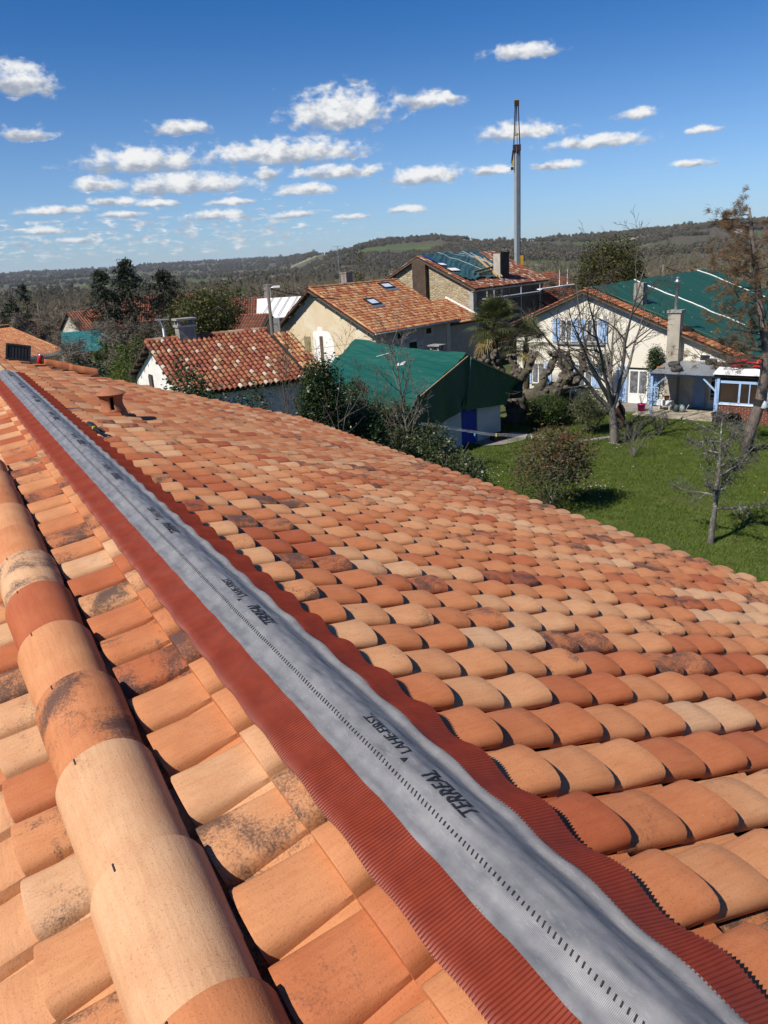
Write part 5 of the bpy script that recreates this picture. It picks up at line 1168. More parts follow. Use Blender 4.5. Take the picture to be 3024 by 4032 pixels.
far_house('gable_cottage', 'small grey cottage gable between the evergreen tree and the lamp pole', -10.3, 58.6, -28, 2.3, 2.6, 5.0, 6.05, surf('shaded_grey', (.30, .29, .28, 1), rough=.95), 55, col=cr_)
far_house('far_house', 'low dark brown roof behind the orange-roofed bungalow', -41, 80, 18, 7, 8, 3.4, 5.35, M_FW, 56, col=lambda r: r.uniform(.05, .3))
far_house('far_house', 'red-brown roof peeping above the teal tarpaulin', -28.5, 78, 40, 4.5, 6, 4.4, 6.1, M_FW, 57, col=cr_)
ht = far_house('teal_tarp_house', 'small house under a torn teal tarpaulin behind garden trees', -25.4, 64.6, 14, 3.3, 3.6, 3.8, 5.1, M_FW, 58, tiles=False, rm=tarp_mat('teal_tarp', (.01, .10, .11, 1), (.02, .15, .15, 1), (.5, .55, .55, 1), .4))
for k, (x, y, z, ph, lab) in enumerate([(-470, 2650, 0, 30, 'tiny white farmhouse on the far slope left of the wooded hill'), (80, 1900, 0, 10, 'tiny pale farm below the wooded hill'), (560, 1640, 0, 20, 'tiny white farmhouse on the slope right of the crane'), (880, 1950, 0, 5, 'tiny white house high on the right-hand hill'), (930, 1720, 0, 40, 'tiny pale house among woods on the right-hand hill'), (-1500, 5600, 0, 0, 'tiny white farm on the distant left ridge')]):
    zz = float(ground_z(np.array(x), np.array(y))); h = empty('farmhouse', (x, y, zz), R(ph)); tag(h, lab, 'house', 'far farmhouses'); q = 1.0 if y < 3000 else 2.2
    MB().box(0, 22*q, 0, 9*q, -3, 5*q).build('wall', surf('far_white_%d' % k, (.72, .69, .62, 1), rough=.9), h); MB().add([(-.5, -.5, 5*q), (22*q+.5, -.5, 5*q), (22*q+.5, 9*q+.5, 5*q), (-.5, 9*q+.5, 5*q), (0, 4.5*q, 8*q), (22*q, 4.5*q, 8*q)], [(0, 1, 5, 4), (2, 3, 4, 5), (0, 4, 3), (1, 2, 5)]).build('roof', surf('far_roof_%d' % k, (.25, .13, .08, 1), rough=.9), h)

# ------------------------------------------------------------------ poles, wires, fence
M_POLE = surf('grey_pole_wood', (.15, .125, .10, 1), (.10, .08, .065, 1), 3, .95, stretch=(4, 4, .4))
def pole(name, x, y, z, lab, r_=.10, mat=M_POLE, cat='pole'):
    o = empty(name, (x, y, 0)); tag(o, lab, cat); MB().tube([(0, 0, -3), (0, 0, z)], [r_*1.25, r_], 10).build('shaft', mat, o, smooth=True); return o
def wire(a, b_, sag_, lab, r_=.012, name='overhead_wire'):
    a = Vector(a); b_ = Vector(b_); o = MB().tube([a.lerp(b_, k/14)-Vector((0, 0, sag_*4*(k/14)*(1-k/14))) for k in range(15)], r_, 4).build(name, M_RUBBER); tag(o, lab, 'wire')
lp = pole('lamp_pole', -6.35, 49.6, 8.3, 'wooden lamp pole rising beside the cream gable house'); MB().tube([(0, 0, 7.95), (.25, -.1, 8.12), (.42, -.15, 8.14)], .025, 6).build('bracket', M_STEELG, lp); MB().box(.34, .78, -.25, -.07, 8.10, 8.22).build('lamp_head', M_WHITEP, lp)
tag(MB().box(-5.95, -5.58, 47.5, 47.85, -1, 6.4).build('concrete_pillar', M_CONC), 'square weathered concrete pillar before the cream gable house', 'pillar')
pole('utility_pole', -38.4, 92.3, 6.7, 'thin bare pole in the trees behind the bungalow', .09); pr_ = pole('utility_pole', 22.74, 62.0, 7.75, 'square brown pole standing behind the wide green tarpaulin', .13)
tp_ = pole('aerial_pole', -9.7, 36.7, 6.95, 'grey post with a T-shaped metal top behind the cottage ridge', .07, M_STEELG); b = MB(); b.bar((-.32, 0, 7.35), (.32, 0, 7.35), .06); b.bar((0, 0, 6.9), (-.12, 0, 7.35), .05); b.build('crossbar', M_STEELG, tp_)
wire((-6.35, 49.6, 8.1), (-2.2, 54.2, 7.0), .15, 'black cable from the lamp pole to the cream gable house', .03); wire((-6.35, 49.6, 8.0), (-27, 70, 5.2), .9, 'black cable sagging across the left gardens to the bungalow', .018); wire((22.74, 62, 7.6), (27.5, 66, 6.4), .1, 'black cable leaving the square brown pole', .03)
wire((-9, 49, 4.1), (1.2, 55.5, 4.2), .2, 'thin grey wire stretched across the cream gable wall', .010)
M_GPOST = surf('green_post', (.012, .05, .025, 1), rough=.5)
FP = [(-2.4, 39.4), (-.98, 36.53), (-.33, 35.0), (.37, 33.56), (1.15, 31.7), (1.94, 29.75), (2.55, 28.2), (3.17, 26.56)]
fe = empty('garden_fence', (FP[0][0], FP[0][1], 0)); tag(fe, 'green wire garden fence half buried in the ivy hedge', 'fence')
for k, (x, y) in enumerate(FP): MB().tube([(x-FP[0][0], y-FP[0][1], -.2), (x-FP[0][0], y-FP[0][1], 2.02)], .035, 8).build('post', M_GPOST, fe)
b = MB()
for k in range(len(FP)-1):
    for z in (.3, .7, 1.1, 1.5, 1.9): b.bar((FP[k][0]-FP[0][0], FP[k][1]-FP[0][1], z), (FP[k+1][0]-FP[0][0], FP[k+1][1]-FP[0][1], z), .006)
b.build('line_wire', M_GPOST, fe)
cl = empty('washing_line', (1.6, 34.5, 0)); tag(cl, 'washing lines with pegs running across to the lawn by the shed', 'washing line')
b = MB(); [b.tube([(0, 0+k*.22, 2.25), (3.2, -1.6+k*.22, 1.85), (6.2, -3.2+k*.22, 1.9)], .0035, 4) for k in range(3)]; b.build('line', M_STEELG, cl)
for (x, y, m_) in ((2.6, -1.25, surf('peg_teal', (.1, .5, .5, 1))), (3.5, -1.6, surf('peg_lime', (.5, .6, .15, 1))), (4.9, -2.3, M_WHITEP), (5.3, -2.6, M_WHITEP)): MB().box(x-.03, x+.03, y-.015, y+.015, 1.78, 1.92).build('peg', m_, cl)
MB().tube([(6.2, -2.95, 0), (6.2, -2.95, 1.95)], .03, 6).build('post', M_STEELG, cl); MB().bar((6.2, -3.3, 1.9), (6.2, -2.6, 1.9), .04).build('crossbar', M_STEELG, cl)
for k, (x, y) in enumerate([(10.43, 38.21), (10.95, 38.35), (11.45, 38.5), (11.95, 38.65)]):
    o = MB().box(-.22, .22, -.17, .17, -.05, .05).build('stepping_stone', M_PATH, loc=(x, y, .03)); o.rotation_euler = (0, 0, R(12+k*7)); tag(o, ['stepping stone nearest the red-leaved shrub', 'second stepping stone from the red-leaved shrub', 'third stepping stone, towards the forked tree', 'stepping stone next to the forked tree trunk'][k], 'paving stone', 'stepping stones in the lawn')

# ------------------------------------------------------------------ plants
def grow(rnd, p, d, L_, r0, spec, lev=0, out=None):
    """branches as (level, points, radii); spec per level: n children, angle, length ratio, wiggle, upward pull, first child, segments"""
    if out is None: out = []
    s = spec[lev]; ns = s.get('seg', 6); pts = [p.copy()]; rad = [r0]; d = d.normalized(); dirs = [d.copy()]
    for i in range(ns):
        d = (d+Vector((rnd.gauss(0, 1), rnd.gauss(0, 1), rnd.gauss(0, 1)))*s['wig']+Vector((0, 0, s['up']))).normalized()
        p = p+d*(L_/ns); pts.append(p.copy()); rad.append(max(.003, r0*(1-(i+1)/ns*s.get('taper', .8)))); dirs.append(d.copy())
    out.append((lev, pts, rad))
    if lev+1 < len(spec):
        n = s['n']
        for k in range(n):
            f = s.get('start', .25)+(1-s.get('start', .25))*(k+rnd.random())/n; i = min(ns-1, int(f*ns)); q = pts[i].lerp(pts[i+1], f*ns-i)
            ax = dirs[i].orthogonal().normalized(); ax.rotate(Matrix.Rotation(rnd.random()*6.283, 3, dirs[i])); dd = dirs[i].copy(); dd.rotate(Matrix.Rotation(R(s['ang'])*rnd.uniform(.7, 1.25), 3, ax))
            grow(rnd, q, dd, L_*s['ratio']*rnd.uniform(.65, 1.2)*(1-.45*f), max(.003, min(rad[i]*.75, r0*s.get('rr', .5))), spec, lev+1, out)
    return out
def limbs(br, levs, minr=0.0):
    b = MB()
    for lev, pts, rad in br:
        if lev in levs: b.tube(pts, [max(minr, x) for x in rad], 8 if rad[0] > .08 else (5 if rad[0] > .025 else 3), cap=False)
    return b
M_BARKG = surf('grey_bark', (.17, .155, .135, 1), (.10, .09, .078, 1), 5, .95, .8, 22, stretch=(3, 3, .7), c3=(.33, .34, .30, 1), s3=3, t3=.6)
M_BARKD = surf('dark_bark', (.11, .09, .072, 1), (.065, .053, .043, 1), 5, .95, .7, 20, stretch=(3, 3, .7))
M_LICH = surf('lichen_bark', (.065, .055, .047, 1), (.15, .14, .125, 1), 9, .95, .5, 25, c3=(.42, .42, .38, 1), s3=7, t3=.54)
M_TWIG = surf('twigs_brown', (.115, .092, .072, 1), (.075, .06, .048, 1), 4, .9)
M_TWIGR = surf('twigs_grey', (.20, .18, .155, 1), (.13, .115, .095, 1), 4, .9)
def leaves(rg_, C, size, flat=.5, n=1, spread=.1, aspect=.55, down=0.0):
    """leaf quads round centres C (m,3)"""
    C = np.repeat(np.asarray(C), n, 0); m = len(C); C = C+rg_.normal(0, spread, (m, 3))
    a = rg_.normal(0, 1, (m, 3)); a[:, 2] = a[:, 2]*flat-down; a /= np.linalg.norm(a, axis=1, keepdims=True)+1e-9
    b_ = np.cross(a, rg_.normal(0, 1, (m, 3))); b_ /= np.linalg.norm(b_, axis=1, keepdims=True)+1e-9
    s = size*rg_.uniform(.6, 1.35, (m, 1)); u = a*s; v = b_*s*aspect
    return np.stack([C-v*.5, C+u*.5-v*.1, C+v*.5+u*.15, C-u*.5+v*.1], 1)
def blob(rg_, c, rad, n, shell=.55):
    """points in a lumpy ellipsoid, denser to the outside"""
    d = rg_.normal(0, 1, (n, 3)); d /= np.linalg.norm(d, axis=1, keepdims=True); k = 1-rg_.random((n, 1))**2*(1-shell)
    return np.asarray(c)+d*k*np.asarray(rad)
def shrub(name, lab, x, y, H, rx, mat, seed, n=9000, leaf=.10, lumps=14, cat='shrub', stem=True, bottom=.15, flat=.5, core=True, group=None, topcol=None, asp=.55):
    g = np.random.default_rng(seed); o = empty(name, (x, y, 0)); tag(o, lab, cat, group)
    P = []
    for k in range(lumps):
        a = g.random()*6.283; q = g.random()**.6; zc = H*(bottom+.25+(.62-bottom)*g.random()); w_ = math.sqrt(max(.1, 1-((zc/H-.45)/.65)**2))
        P.append(blob(g, (rx*.62*q*w_*math.cos(a), rx*.62*q*w_*math.sin(a), zc), (rx*.42, rx*.42, H*.20), n//lumps))
    P.append(blob(g, (0, 0, H*.5), (rx*.8, rx*.8, H*.46), n//4, .75)); P = np.concatenate(P); P = P[P[:, 2] > .03]
    obj('foliage', quads_mesh('foliage', leaves(g, P, leaf, flat, aspect=asp), mat), o)
    if topcol is not None:
        Q = P[(P[:, 2] > H*.45+g.random(len(P))*H*.4)]; Q = Q[g.random(len(Q)) < .5]; obj('young_leaves', quads_mesh('young_leaves', leaves(g, Q*[1.04, 1.04, 1.02], leaf*.9, flat), topcol), o)
    if stem:
        rnd = random.Random(seed); b = MB()
        for k in range(7):
            a = rnd.random()*6.28; br = grow(rnd, Vector((.1*math.cos(a), .1*math.sin(a), 0)), Vector((math.cos(a)*.5, math.sin(a)*.5, 1)), H*.85, .03, [dict(n=6, ang=38, ratio=.5, wig=.10, up=.05, start=.3), dict(n=0, ang=40, ratio=.5, wig=.12, up=.03)])
            for lev, pts, rad in br: b.tube(pts, rad, 4, cap=False)
        b.build('stem', M_BARKG if seed % 2 else M_BARKD, o, smooth=True)
    return o
G_IVY = leafmat('ivy_leaf', [(.012, .028, .008), (.022, .045, .012), (.035, .060, .018), (.060, .085, .030)], .40, .15)
G_HEDGE = leafmat('hedge_leaf', [(.022, .034, .012), (.038, .055, .018), (.060, .078, .028), (.09, .10, .04)], .4, .2)
G_OLIVE = leafmat('olive_evergreen', [(.030, .038, .010), (.055, .062, .014), (.085, .085, .020), (.11, .10, .026)], .5, .2)
G_DARKC = leafmat('dark_conifer', [(.014, .022, .010), (.024, .036, .016), (.040, .052, .022)], .6, .1)
G_SPRING = leafmat('spring_green', [(.065, .090, .014), (.09, .12, .020), (.12, .15, .03)], .5, .35)
G_BUSH = leafmat('garden_green', [(.028, .050, .012), (.045, .075, .016), (.065, .10, .022)], .45, .25)
G_VARI = leafmat('variegated', [(.06, .075, .028), (.11, .125, .05), (.19, .20, .10), (.08, .10, .035)], .5, .25)
G_PHOT = leafmat('photinia_old', [(.045, .055, .018), (.075, .078, .028), (.10, .09, .04), (.07, .045, .028)], .65, .2)
G_RED = leafmat('photinia_red', [(.15, .050, .030), (.21, .080, .045), (.17, .09, .045), (.10, .06, .03)], .65, .3)
G_NEED = leafmat('dead_needles', [(.20, .12, .055), (.28, .17, .085), (.15, .085, .04), (.10, .075, .04)], .7, .25)
G_BLOS = leafmat('blossom', [(.50, .42, .38), (.60, .54, .50), (.38, .28, .22)], .7, .3)
G_TWG = leafmat('fine_twigs', [(.14, .115, .085), (.19, .155, .12), (.165, .135, .09), (.22, .185, .15)], .9, 0)
G_YG = leafmat('yellow_green_conifer', [(.035, .038, .008), (.06, .060, .012), (.09, .082, .018)], .55, .2)

# ivy hedge along the fence and the tall ivy-clad shrub behind our eaves
def hedge():
    g = np.random.default_rng(5); o = empty('ivy_hedge', (FP[0][0], FP[0][1], 0)); tag(o, 'long dark ivy hedge climbing the green garden fence below our eaves', 'hedge'); P = []
    A = np.array([(-4.2, 42.0)]+FP+[(3.7, 25.6)]); seg = np.linalg.norm(np.diff(A, axis=0), axis=1); cum = np.concatenate([[0], np.cumsum(seg)])
    for s in np.arange(0, cum[-1], .42):
        x = np.interp(s, cum, A[:, 0]); y = np.interp(s, cum, A[:, 1]); h = 2.55+.55*math.sin(s*.9+1)+.4*math.sin(s*2.3)+(.9 if s < 7 else 0)-(.35 if s > 13 else 0)
        for k in range(4): P.append(blob(g, (x+g.normal(0, .22), y+g.normal(0, .22), h*(.25+.22*k)), (.55, .45, .46), 260))
    P = np.concatenate(P)-[FP[0][0], FP[0][1], 0]; obj('foliage', quads_mesh('foliage', leaves(g, P, .105, .5, aspect=.8), G_HEDGE), o)
    rnd = random.Random(8); b = MB()
    for k in range(60):
        s = rnd.random()*cum[-1]; x = float(np.interp(s, cum, A[:, 0]))-FP[0][0]; y = float(np.interp(s, cum, A[:, 1]))-FP[0][1]; b.tube([(x, y, 0), (x+rnd.gauss(0, .2), y+rnd.gauss(0, .2), 1.2), (x+rnd.gauss(0, .35), y+rnd.gauss(0, .35), 2.2+rnd.random()*.6)], [.03, .02, .008], 4, False)
    b.build('stem', M_TWIG, o)
hedge()
shrub('ivy_shrub', 'tall ivy-clad evergreen shrub left of the green-tarped shed', -2.0, 27.6, 6.3, 1.0, G_IVY, 61, 15000, .11, 24)
shrub('ivy_shrub', 'dark ivy thicket below the tall ivy shrub at our eaves', -.6, 28.6, 4.3, 1.15, G_IVY, 64, 10000, .11, 18)
shrub('ivy_shrub', 'rounded ivy mound in front of the shed tarpaulin', 1.0, 34.9, 3.35, 1.05, G_IVY, 63, 7000, .115, 12)
shrub('laurel_shrub', 'dark laurel growing up in front of the cottage wall', -5.5, 23.6, 6.7, 1.25, G_IVY, 62, 10000, .11, 18)
shrub('laurel_shrub', 'low dark laurel at the foot of the cottage, right of the tall one', -4.1, 24.4, 5.9, .85, G_IVY, 66, 5000, .11, 12)
shrub('photinia', 'round red-tipped photinia shrub rising just beyond our eaves', 6.35, 27.7, 3.2, 1.85, G_PHOT, 65, 5600, .12, 16, topcol=G_RED, asp=.42)
shrub('clipped_bush', 'rounded variegated bush left of the forked bare tree', 11.2, 40.0, 2.35, 1.05, G_VARI, 67, 8000, .075, 14)
shrub('clipped_bush', 'broad dark green bush beside the knobbly pollarded tree', 9.6, 42.3, 1.7, 1.45, G_BUSH, 68, 9000, .09, 16)
shrub('clipped_bush', 'small bright bush under the ground-floor window', 11.0, 44.3, 1.5, 1.0, G_BUSH, 69, 4000, .085, 8)
shrub('evergreen_tree', 'large bushy olive-green evergreen behind the patched cottage', -12.3, 61.0, 8.1, 3.9, G_OLIVE, 70, 24000, .19, 46, 'tree', bottom=.05)
shrub('evergreen_tree', 'broad yellow-green conifer behind the shuttered house roof', 21.8, 72.5, 9.9, 3.9, G_YG, 71, 22000, .20, 40, 'tree')
shrub('climbing_plant', 'dark climber on the wall left of the french door', 13.9, 46.9, 3.3, .65, G_IVY, 72, 2600, .09, 8, 'climber', stem=False, bottom=.45)
shrub('climbing_plant', 'dark climber on the wall between french door and tall chimney', 16.55, 45.6, 3.5, .75, G_IVY, 73, 3200, .09, 8, 'climber', stem=False, bottom=.55)
def bare_tree(name, lab, x, y, z0, H, r0, spec, seed, bark, twig, lean=(0, 0, 1), cat='tree', group=None, leafm=None, nleaf=0, leafs=.06, asp=.55, minr=.006):
    rnd = random.Random(seed); o = empty(name, (x, y, z0)); tag(o, lab, cat, group); br = grow(rnd, Vector((0, 0, -.15)), Vector(lean), H, r0, spec)
    limbs(br, {0, 1}, minr).build('trunk', bark, o, smooth=True)
    if len(spec) > 2: limbs(br, set(range(2, 9)), minr).build('crown', twig, o, smooth=True)
    if leafm:
        g = np.random.default_rng(seed); T = np.array([p[-1-k] for lev, p, r_ in br if lev >= len(spec)-2 for k in (0, 2) if len(p) > 3]); T = T[g.random(len(T)) < .9]
        obj('foliage', quads_mesh('foliage', leaves(g, T, leafs, .6, nleaf, .12 if asp > .2 else .25, asp), leafm), o)
    return o
# forked bare tree before the shuttered house
bare_tree('forked_tree', 'wide forked leafless tree in front of the shuttered house', 11.7, 37.36, 0, 2.6, .23, [dict(n=8, ang=40, ratio=4.4, wig=.04, up=.02, start=.66, seg=8, taper=.35, rr=.48), dict(n=8, ang=40, ratio=.52, wig=.075, up=.045, start=.18, seg=12, taper=.93, rr=.38), dict(n=5, ang=42, ratio=.58, wig=.12, up=.04, start=.15, seg=7), dict(n=5, ang=42, ratio=.55, wig=.12, up=.03, start=.2, seg=5), dict(n=0, ang=40, ratio=.5, wig=.14, up=.02, seg=4)], 112, M_BARKG, M_BARKD, (.03, 0, 1), minr=.007)
# lichen-covered fruit tree on the lawn
bare_tree('apple_tree', 'small lichen-grey apple tree standing on the open lawn', 10.57, 23.35, 0, 4.3, .115, [dict(n=19, ang=76, ratio=.52, wig=.06, up=.03, start=.30, seg=12, taper=.88, rr=.34), dict(n=11, ang=55, ratio=.46, wig=.17, up=.06, start=.12, seg=8), dict(n=7, ang=58, ratio=.5, wig=.2, up=.05, start=.1, seg=5), dict(n=2, ang=50, ratio=.5, wig=.2, up=.0, seg=4), dict(n=0, ang=50, ratio=.5, wig=.2, up=.0, seg=2)], 21, M_LICH, M_LICH, (.08, .02, 1), minr=.005)
bare_tree('bare_sapling', 'upright leafless sapling in front of the shed tarpaulin', 1.3, 33.0, 0, 6.4, .075, [dict(n=20, ang=42, ratio=.42, wig=.03, up=.02, start=.22, seg=12, rr=.4), dict(n=7, ang=36, ratio=.5, wig=.08, up=.07, start=.2, seg=7), dict(n=4, ang=40, ratio=.5, wig=.12, up=.03, seg=4), dict(n=0, ang=40, ratio=.5, wig=.12, up=.03, seg=3)], 33, M_TWIGR, M_TWIGR, (.02, 0, 1), minr=.006)
for k, (x, y, H, lab) in enumerate([(-3.2, 27.2, 7.3, 'twiggy leafless shrub leaning over the tall ivy shrub'), (-2.4, 27.6, 7.4, 'twiggy leafless shrub rising out of the tall ivy shrub'), (-.4, 30.4, 5.6, 'thin leafless shrub before the shed tarpaulin fold')]):
    bare_tree('twiggy_shrub', lab, x, y, 0, H*.8, .05, [dict(n=14, ang=26, ratio=.6, wig=.06, up=.03, start=.12, seg=8, rr=.55), dict(n=8, ang=30, ratio=.5, wig=.08, up=.05, start=.2, seg=6), dict(n=3, ang=36, ratio=.5, wig=.12, up=.02, seg=4), dict(n=0, ang=30, ratio=.4, wig=.1, up=0, seg=3)], 44+k, M_TWIG, M_TWIG, (.05, 0, 1), 'shrub', 'twiggy shrubs behind the hedge', G_SPRING if k < 2 else None, 1, .05)
for k, (x, y, H, lab) in enumerate([(11.73, 34.56, 1.55, 'bare rose bush on the lawn right of the forked tree'), (14.32, 38.42, 1.3, 'low bare rose bush behind the apple tree'), (12.9, 38.0, 1.2, 'small bare rose bush near the garden stove'), (17.3, 36.6, 1.1, 'bare rose bush before the brick wall')]):
    rnd = random.Random(70+k); o = empty('rose_bush', (x, y, 0)); tag(o, lab, 'shrub', 'bare rose bushes'); b = MB()
    for q in range(9):
        a = q*.7+rnd.random(); [b.tube(p, r_, 4, False) for lv, p, r_ in grow(rnd, Vector((0, 0, 0)), Vector((.45*math.cos(a), .45*math.sin(a), 1)), H, .018, [dict(n=6, ang=34, ratio=.5, wig=.08, up=.0, start=.3), dict(n=2, ang=40, ratio=.45, wig=.1, up=.02), dict(n=0, ang=30, ratio=.4, wig=.1, up=0)])]
    b.build('stem', M_TWIGR, o, smooth=True); g = np.random.default_rng(k); obj('foliage', quads_mesh('foliage', leaves(g, blob(g, (0, 0, H*.7), (.5, .5, H*.4), 160), .05), G_BUSH), o)
# half-dead pine leaning at the right edge
PINE_T = [(0, 0, -.2), (.16, -.08, 1.09), (.4, -.2, 2.27), (.48, -.24, 3.52), (.46, -.23, 4.64), (.24, -.12, 5.74), (.04, -.02, 6.82), (-.19, .09, 7.89), (-.35, .17, 8.94), (-.51, .25, 9.98), (-.6, .29, 10.59)]
def pine():
    rnd = random.Random(5); o = empty('leaning_pine', (16.79, 34.3, 0)); tag(o, 'leaning half-dead pine with brown needle tufts at the right edge', 'tree')
    T = [Vector(p) for p in PINE_T]
    MB().tube(T, [.27, .25, .235, .215, .19, .17, .15, .13, .11, .08, .03], 12).build('trunk', surf('pine_bark', (.20, .165, .14, 1), (.09, .072, .06, 1), 6, .95, 1.0, 12, stretch=(2, 2, .8)), o, smooth=True)
    b = MB(); tips = []
    for k in range(56):
        f = 3.2+6.6*((k+rnd.random())/56); i = min(9, int(f)); q = T[i].lerp(T[i+1], f-int(f)); a = rnd.random()*6.28 if k % 2 else rnd.gauss(3.2, .45); L_ = rnd.uniform(1.5, 4.2)*(1.2-.085*f)
        for lv, p, r_ in grow(rnd, q, Vector((math.cos(a), math.sin(a), rnd.uniform(-.15, .35))), L_, .045*(1.1-.08*f), [dict(n=7, ang=42, ratio=.42, wig=.14, up=.035, start=.25, seg=8), dict(n=3, ang=45, ratio=.5, wig=.16, up=.06, seg=5), dict(n=0, ang=40, ratio=.4, wig=.15, up=.08, seg=3)]):
            b.tube(p, r_, 4, False)
            if lv >= 1 and rnd.random() < .36: tips.append(p[-1])
    b.build('branch', M_BARKD, o, smooth=True); g = np.random.default_rng(3); tips = np.array(tips)
    obj('needles', quads_mesh('needles', leaves(g, tips, .26, .7, 30, .06, .05, .12), G_NEED), o)
    bag = MB(); bag.lathe([(.02, .36), (.05, .33), (.11, .2), (.15, .06), (.13, 0), (.001, 0)], 12, Matrix.Translation((.50, -.42, 2.1))); bag.build('hung_bag', surf('pale_plastic_bag', (.50, .54, .55, 1), rough=.4), o, smooth=True); MB().tube([(.37, -.185, 2.2), (.41, -.205, 2.5)], .245, 14).build('collar', M_RUBBER, o)
pine()
# palms
def palm(name, lab, x, y, zc, seed, nl=46, R_=1.35, trunk=True):
    rnd = random.Random(seed); o = empty(name, (x, y, 0)); tag(o, lab, 'palm', 'fan palms by the shed')
    MB().tube([(0, 0, 0), (.05, 0, zc*.5), (0, 0, zc-.2)], [.20, .19, .17], 10).build('trunk', surf('palm_fibre', (.10, .075, .05, 1), (.06, .045, .03, 1), 9, .98, 1.0, 20), o, smooth=True)
    green, dead = [], []
    bp = MB()
    for k in range(nl):
        a = rnd.random()*6.283; el = R(-52+138*(k/nl)**.85+rnd.gauss(0, 7)); old = k < nl*.09; L_ = R_*rnd.uniform(.50, .70); d = Vector((math.cos(a)*math.cos(el), math.sin(a)*math.cos(el), math.sin(el))); c0 = Vector((0, 0, zc-.15)); hub = c0+d*L_
        bp.tube([c0, c0+d*L_*.5+Vector((0, 0, .04)), hub], [.018, .012, .009], 4, False)
        s_ = d.cross(Vector((0, 0, 1))).normalized(); n = s_.cross(d)
        for j in range(22):
            th = R(-118+236*j/21); v = d*math.cos(th)+s_*math.sin(th); ll = R_*.62*rnd.uniform(.85, 1.05)*(1-.15*abs(math.sin(th))); m_ = hub+v*ll*.62+n*.03; e = hub+v*ll-Vector((0, 0, ll*rnd.uniform(.05, .26)*(3 if old else 1))); w = n.cross(v).normalized()*.024
            (dead if old else green).append([hub-w*.25, m_-w, m_+w, hub+w*.25]); (dead if old else green).append([m_-w, e-w*.12, e+w*.12, m_+w])
    bp.build('petiole', surf('petiole', (.12, .13, .04, 1), rough=.6), o, smooth=True)
    obj('fronds', quads_mesh('fronds', np.array([[tuple(v) for v in q] for q in green]), leafmat('palm_green', [(.055, .068, .020), (.095, .11, .034), (.16, .17, .065)], .4, .25)), o)
    obj('dead_fronds', quads_mesh('dead_fronds', np.array([[tuple(v) for v in q] for q in dead]), leafmat('palm_dead', [(.30, .20, .05), (.38, .27, .09), (.22, .15, .05)], .6, .25)), o)
palm('fan_palm', 'taller fan palm with hanging yellow fronds behind the shed', 7.2, 46.6, 5.5, 3, 78, 1.65)
palm('fan_palm', 'lower fan palm leaning towards the shuttered house', 9.0, 46.3, 4.35, 4, 44, 1.5)
# pollarded knobbly tree
def pollard():
    rnd = random.Random(12); o = empty('pollarded_tree', (7.95, 43.7, 0)); o.scale = (1.18, 1.18, 1.12); tag(o, 'thick knobbly pollarded tree with fist-like limb ends behind the shed', 'tree'); b = MB(); kn = []
    def limb(pts, rr):
        P = [Vector(p) for p in pts]; Q = []; RR = []
        for i in range(len(P)-1):
            for k in range(4): f = k/4; Q.append(P[i].lerp(P[i+1], f)+Vector((rnd.gauss(0, .05), rnd.gauss(0, .05), rnd.gauss(0, .04)))); RR.append((rr[i]+(rr[i+1]-rr[i])*f)*rnd.uniform(.86, 1.2))
        Q.append(P[-1]); RR.append(rr[-1]*1.1); b.tube(Q, RR, 9)
        for q, r_ in zip(Q[len(Q)//3:], RR[len(Q)//3:]):
            for k in range(3): a = rnd.random()*6.28; kn.append((q+Vector((math.cos(a), math.sin(a), rnd.uniform(-.5, .9)))*r_*.9, r_*rnd.uniform(.35, .6)))
        for k in range(9): kn.append((P[-1]+Vector((rnd.gauss(0, .13), rnd.gauss(0, .13), rnd.gauss(.05, .12))), rnd.uniform(.07, .14)))
    limb([(0, 0, -.1), (.05, 0, .9), (.0, 0, 1.6)], [.55, .46, .44])
    limb([(0, 0, 1.4), (-.5, .1, 2.2), (-.9, .1, 3.0), (-1.0, 0, 3.5)], [.34, .26, .20, .16]); limb([(-.6, .1, 2.3), (-1.3, -.1, 2.7), (-1.6, -.2, 3.3)], [.2, .17, .14]); limb([(0, 0, 1.5), (.1, .2, 2.4), (-.2, .3, 3.3)], [.3, .22, .15]); limb([(.1, .2, 2.0), (.55, 0, 2.7), (.75, -.1, 3.3)], [.22, .18, .13])
    limb([(.1, 0, 1.3), (.9, -.2, 1.35), (1.9, -.4, 1.55), (2.35, -.5, 2.3), (2.45, -.5, 3.1)], [.36, .34, .32, .26, .18]); limb([(1.7, -.4, 1.5), (2.6, -.5, 1.9), (3.0, -.6, 2.7), (3.05, -.6, 3.2)], [.26, .22, .19, .14]); limb([(.9, -.2, 1.4), (1.25, -.3, 2.2), (1.7, -.3, 2.9), (1.75, -.3, 3.3)], [.24, .18, .15, .12]); limb([(2.4, -.5, 2.2), (2.0, -.6, 2.9), (2.05, -.6, 3.4)], [.17, .14, .11])
    b.build('trunk', surf('pollard_bark', (.11, .095, .07, 1), (.05, .042, .03, 1), 6, .95, 1.0, 14, c3=(.075, .085, .03, 1), s3=2.2, t3=.54), o, smooth=True)
    kb = MB()
    for c, r_ in kn:
        n = 6; T = Matrix.Translation(c) @ Matrix.Rotation(rnd.random()*3, 4, 'X'); kb.lathe([(r_*.02, -r_), (r_*.75, -r_*.62), (r_, 0), (r_*.72, r_*.66), (r_*.02, r_)], n, T)
    kb.build('knobs', surf('pollard_knob', (.155, .13, .10, 1), (.065, .053, .04, 1), 9, .95, .8, 20), o, smooth=True)
pollard()
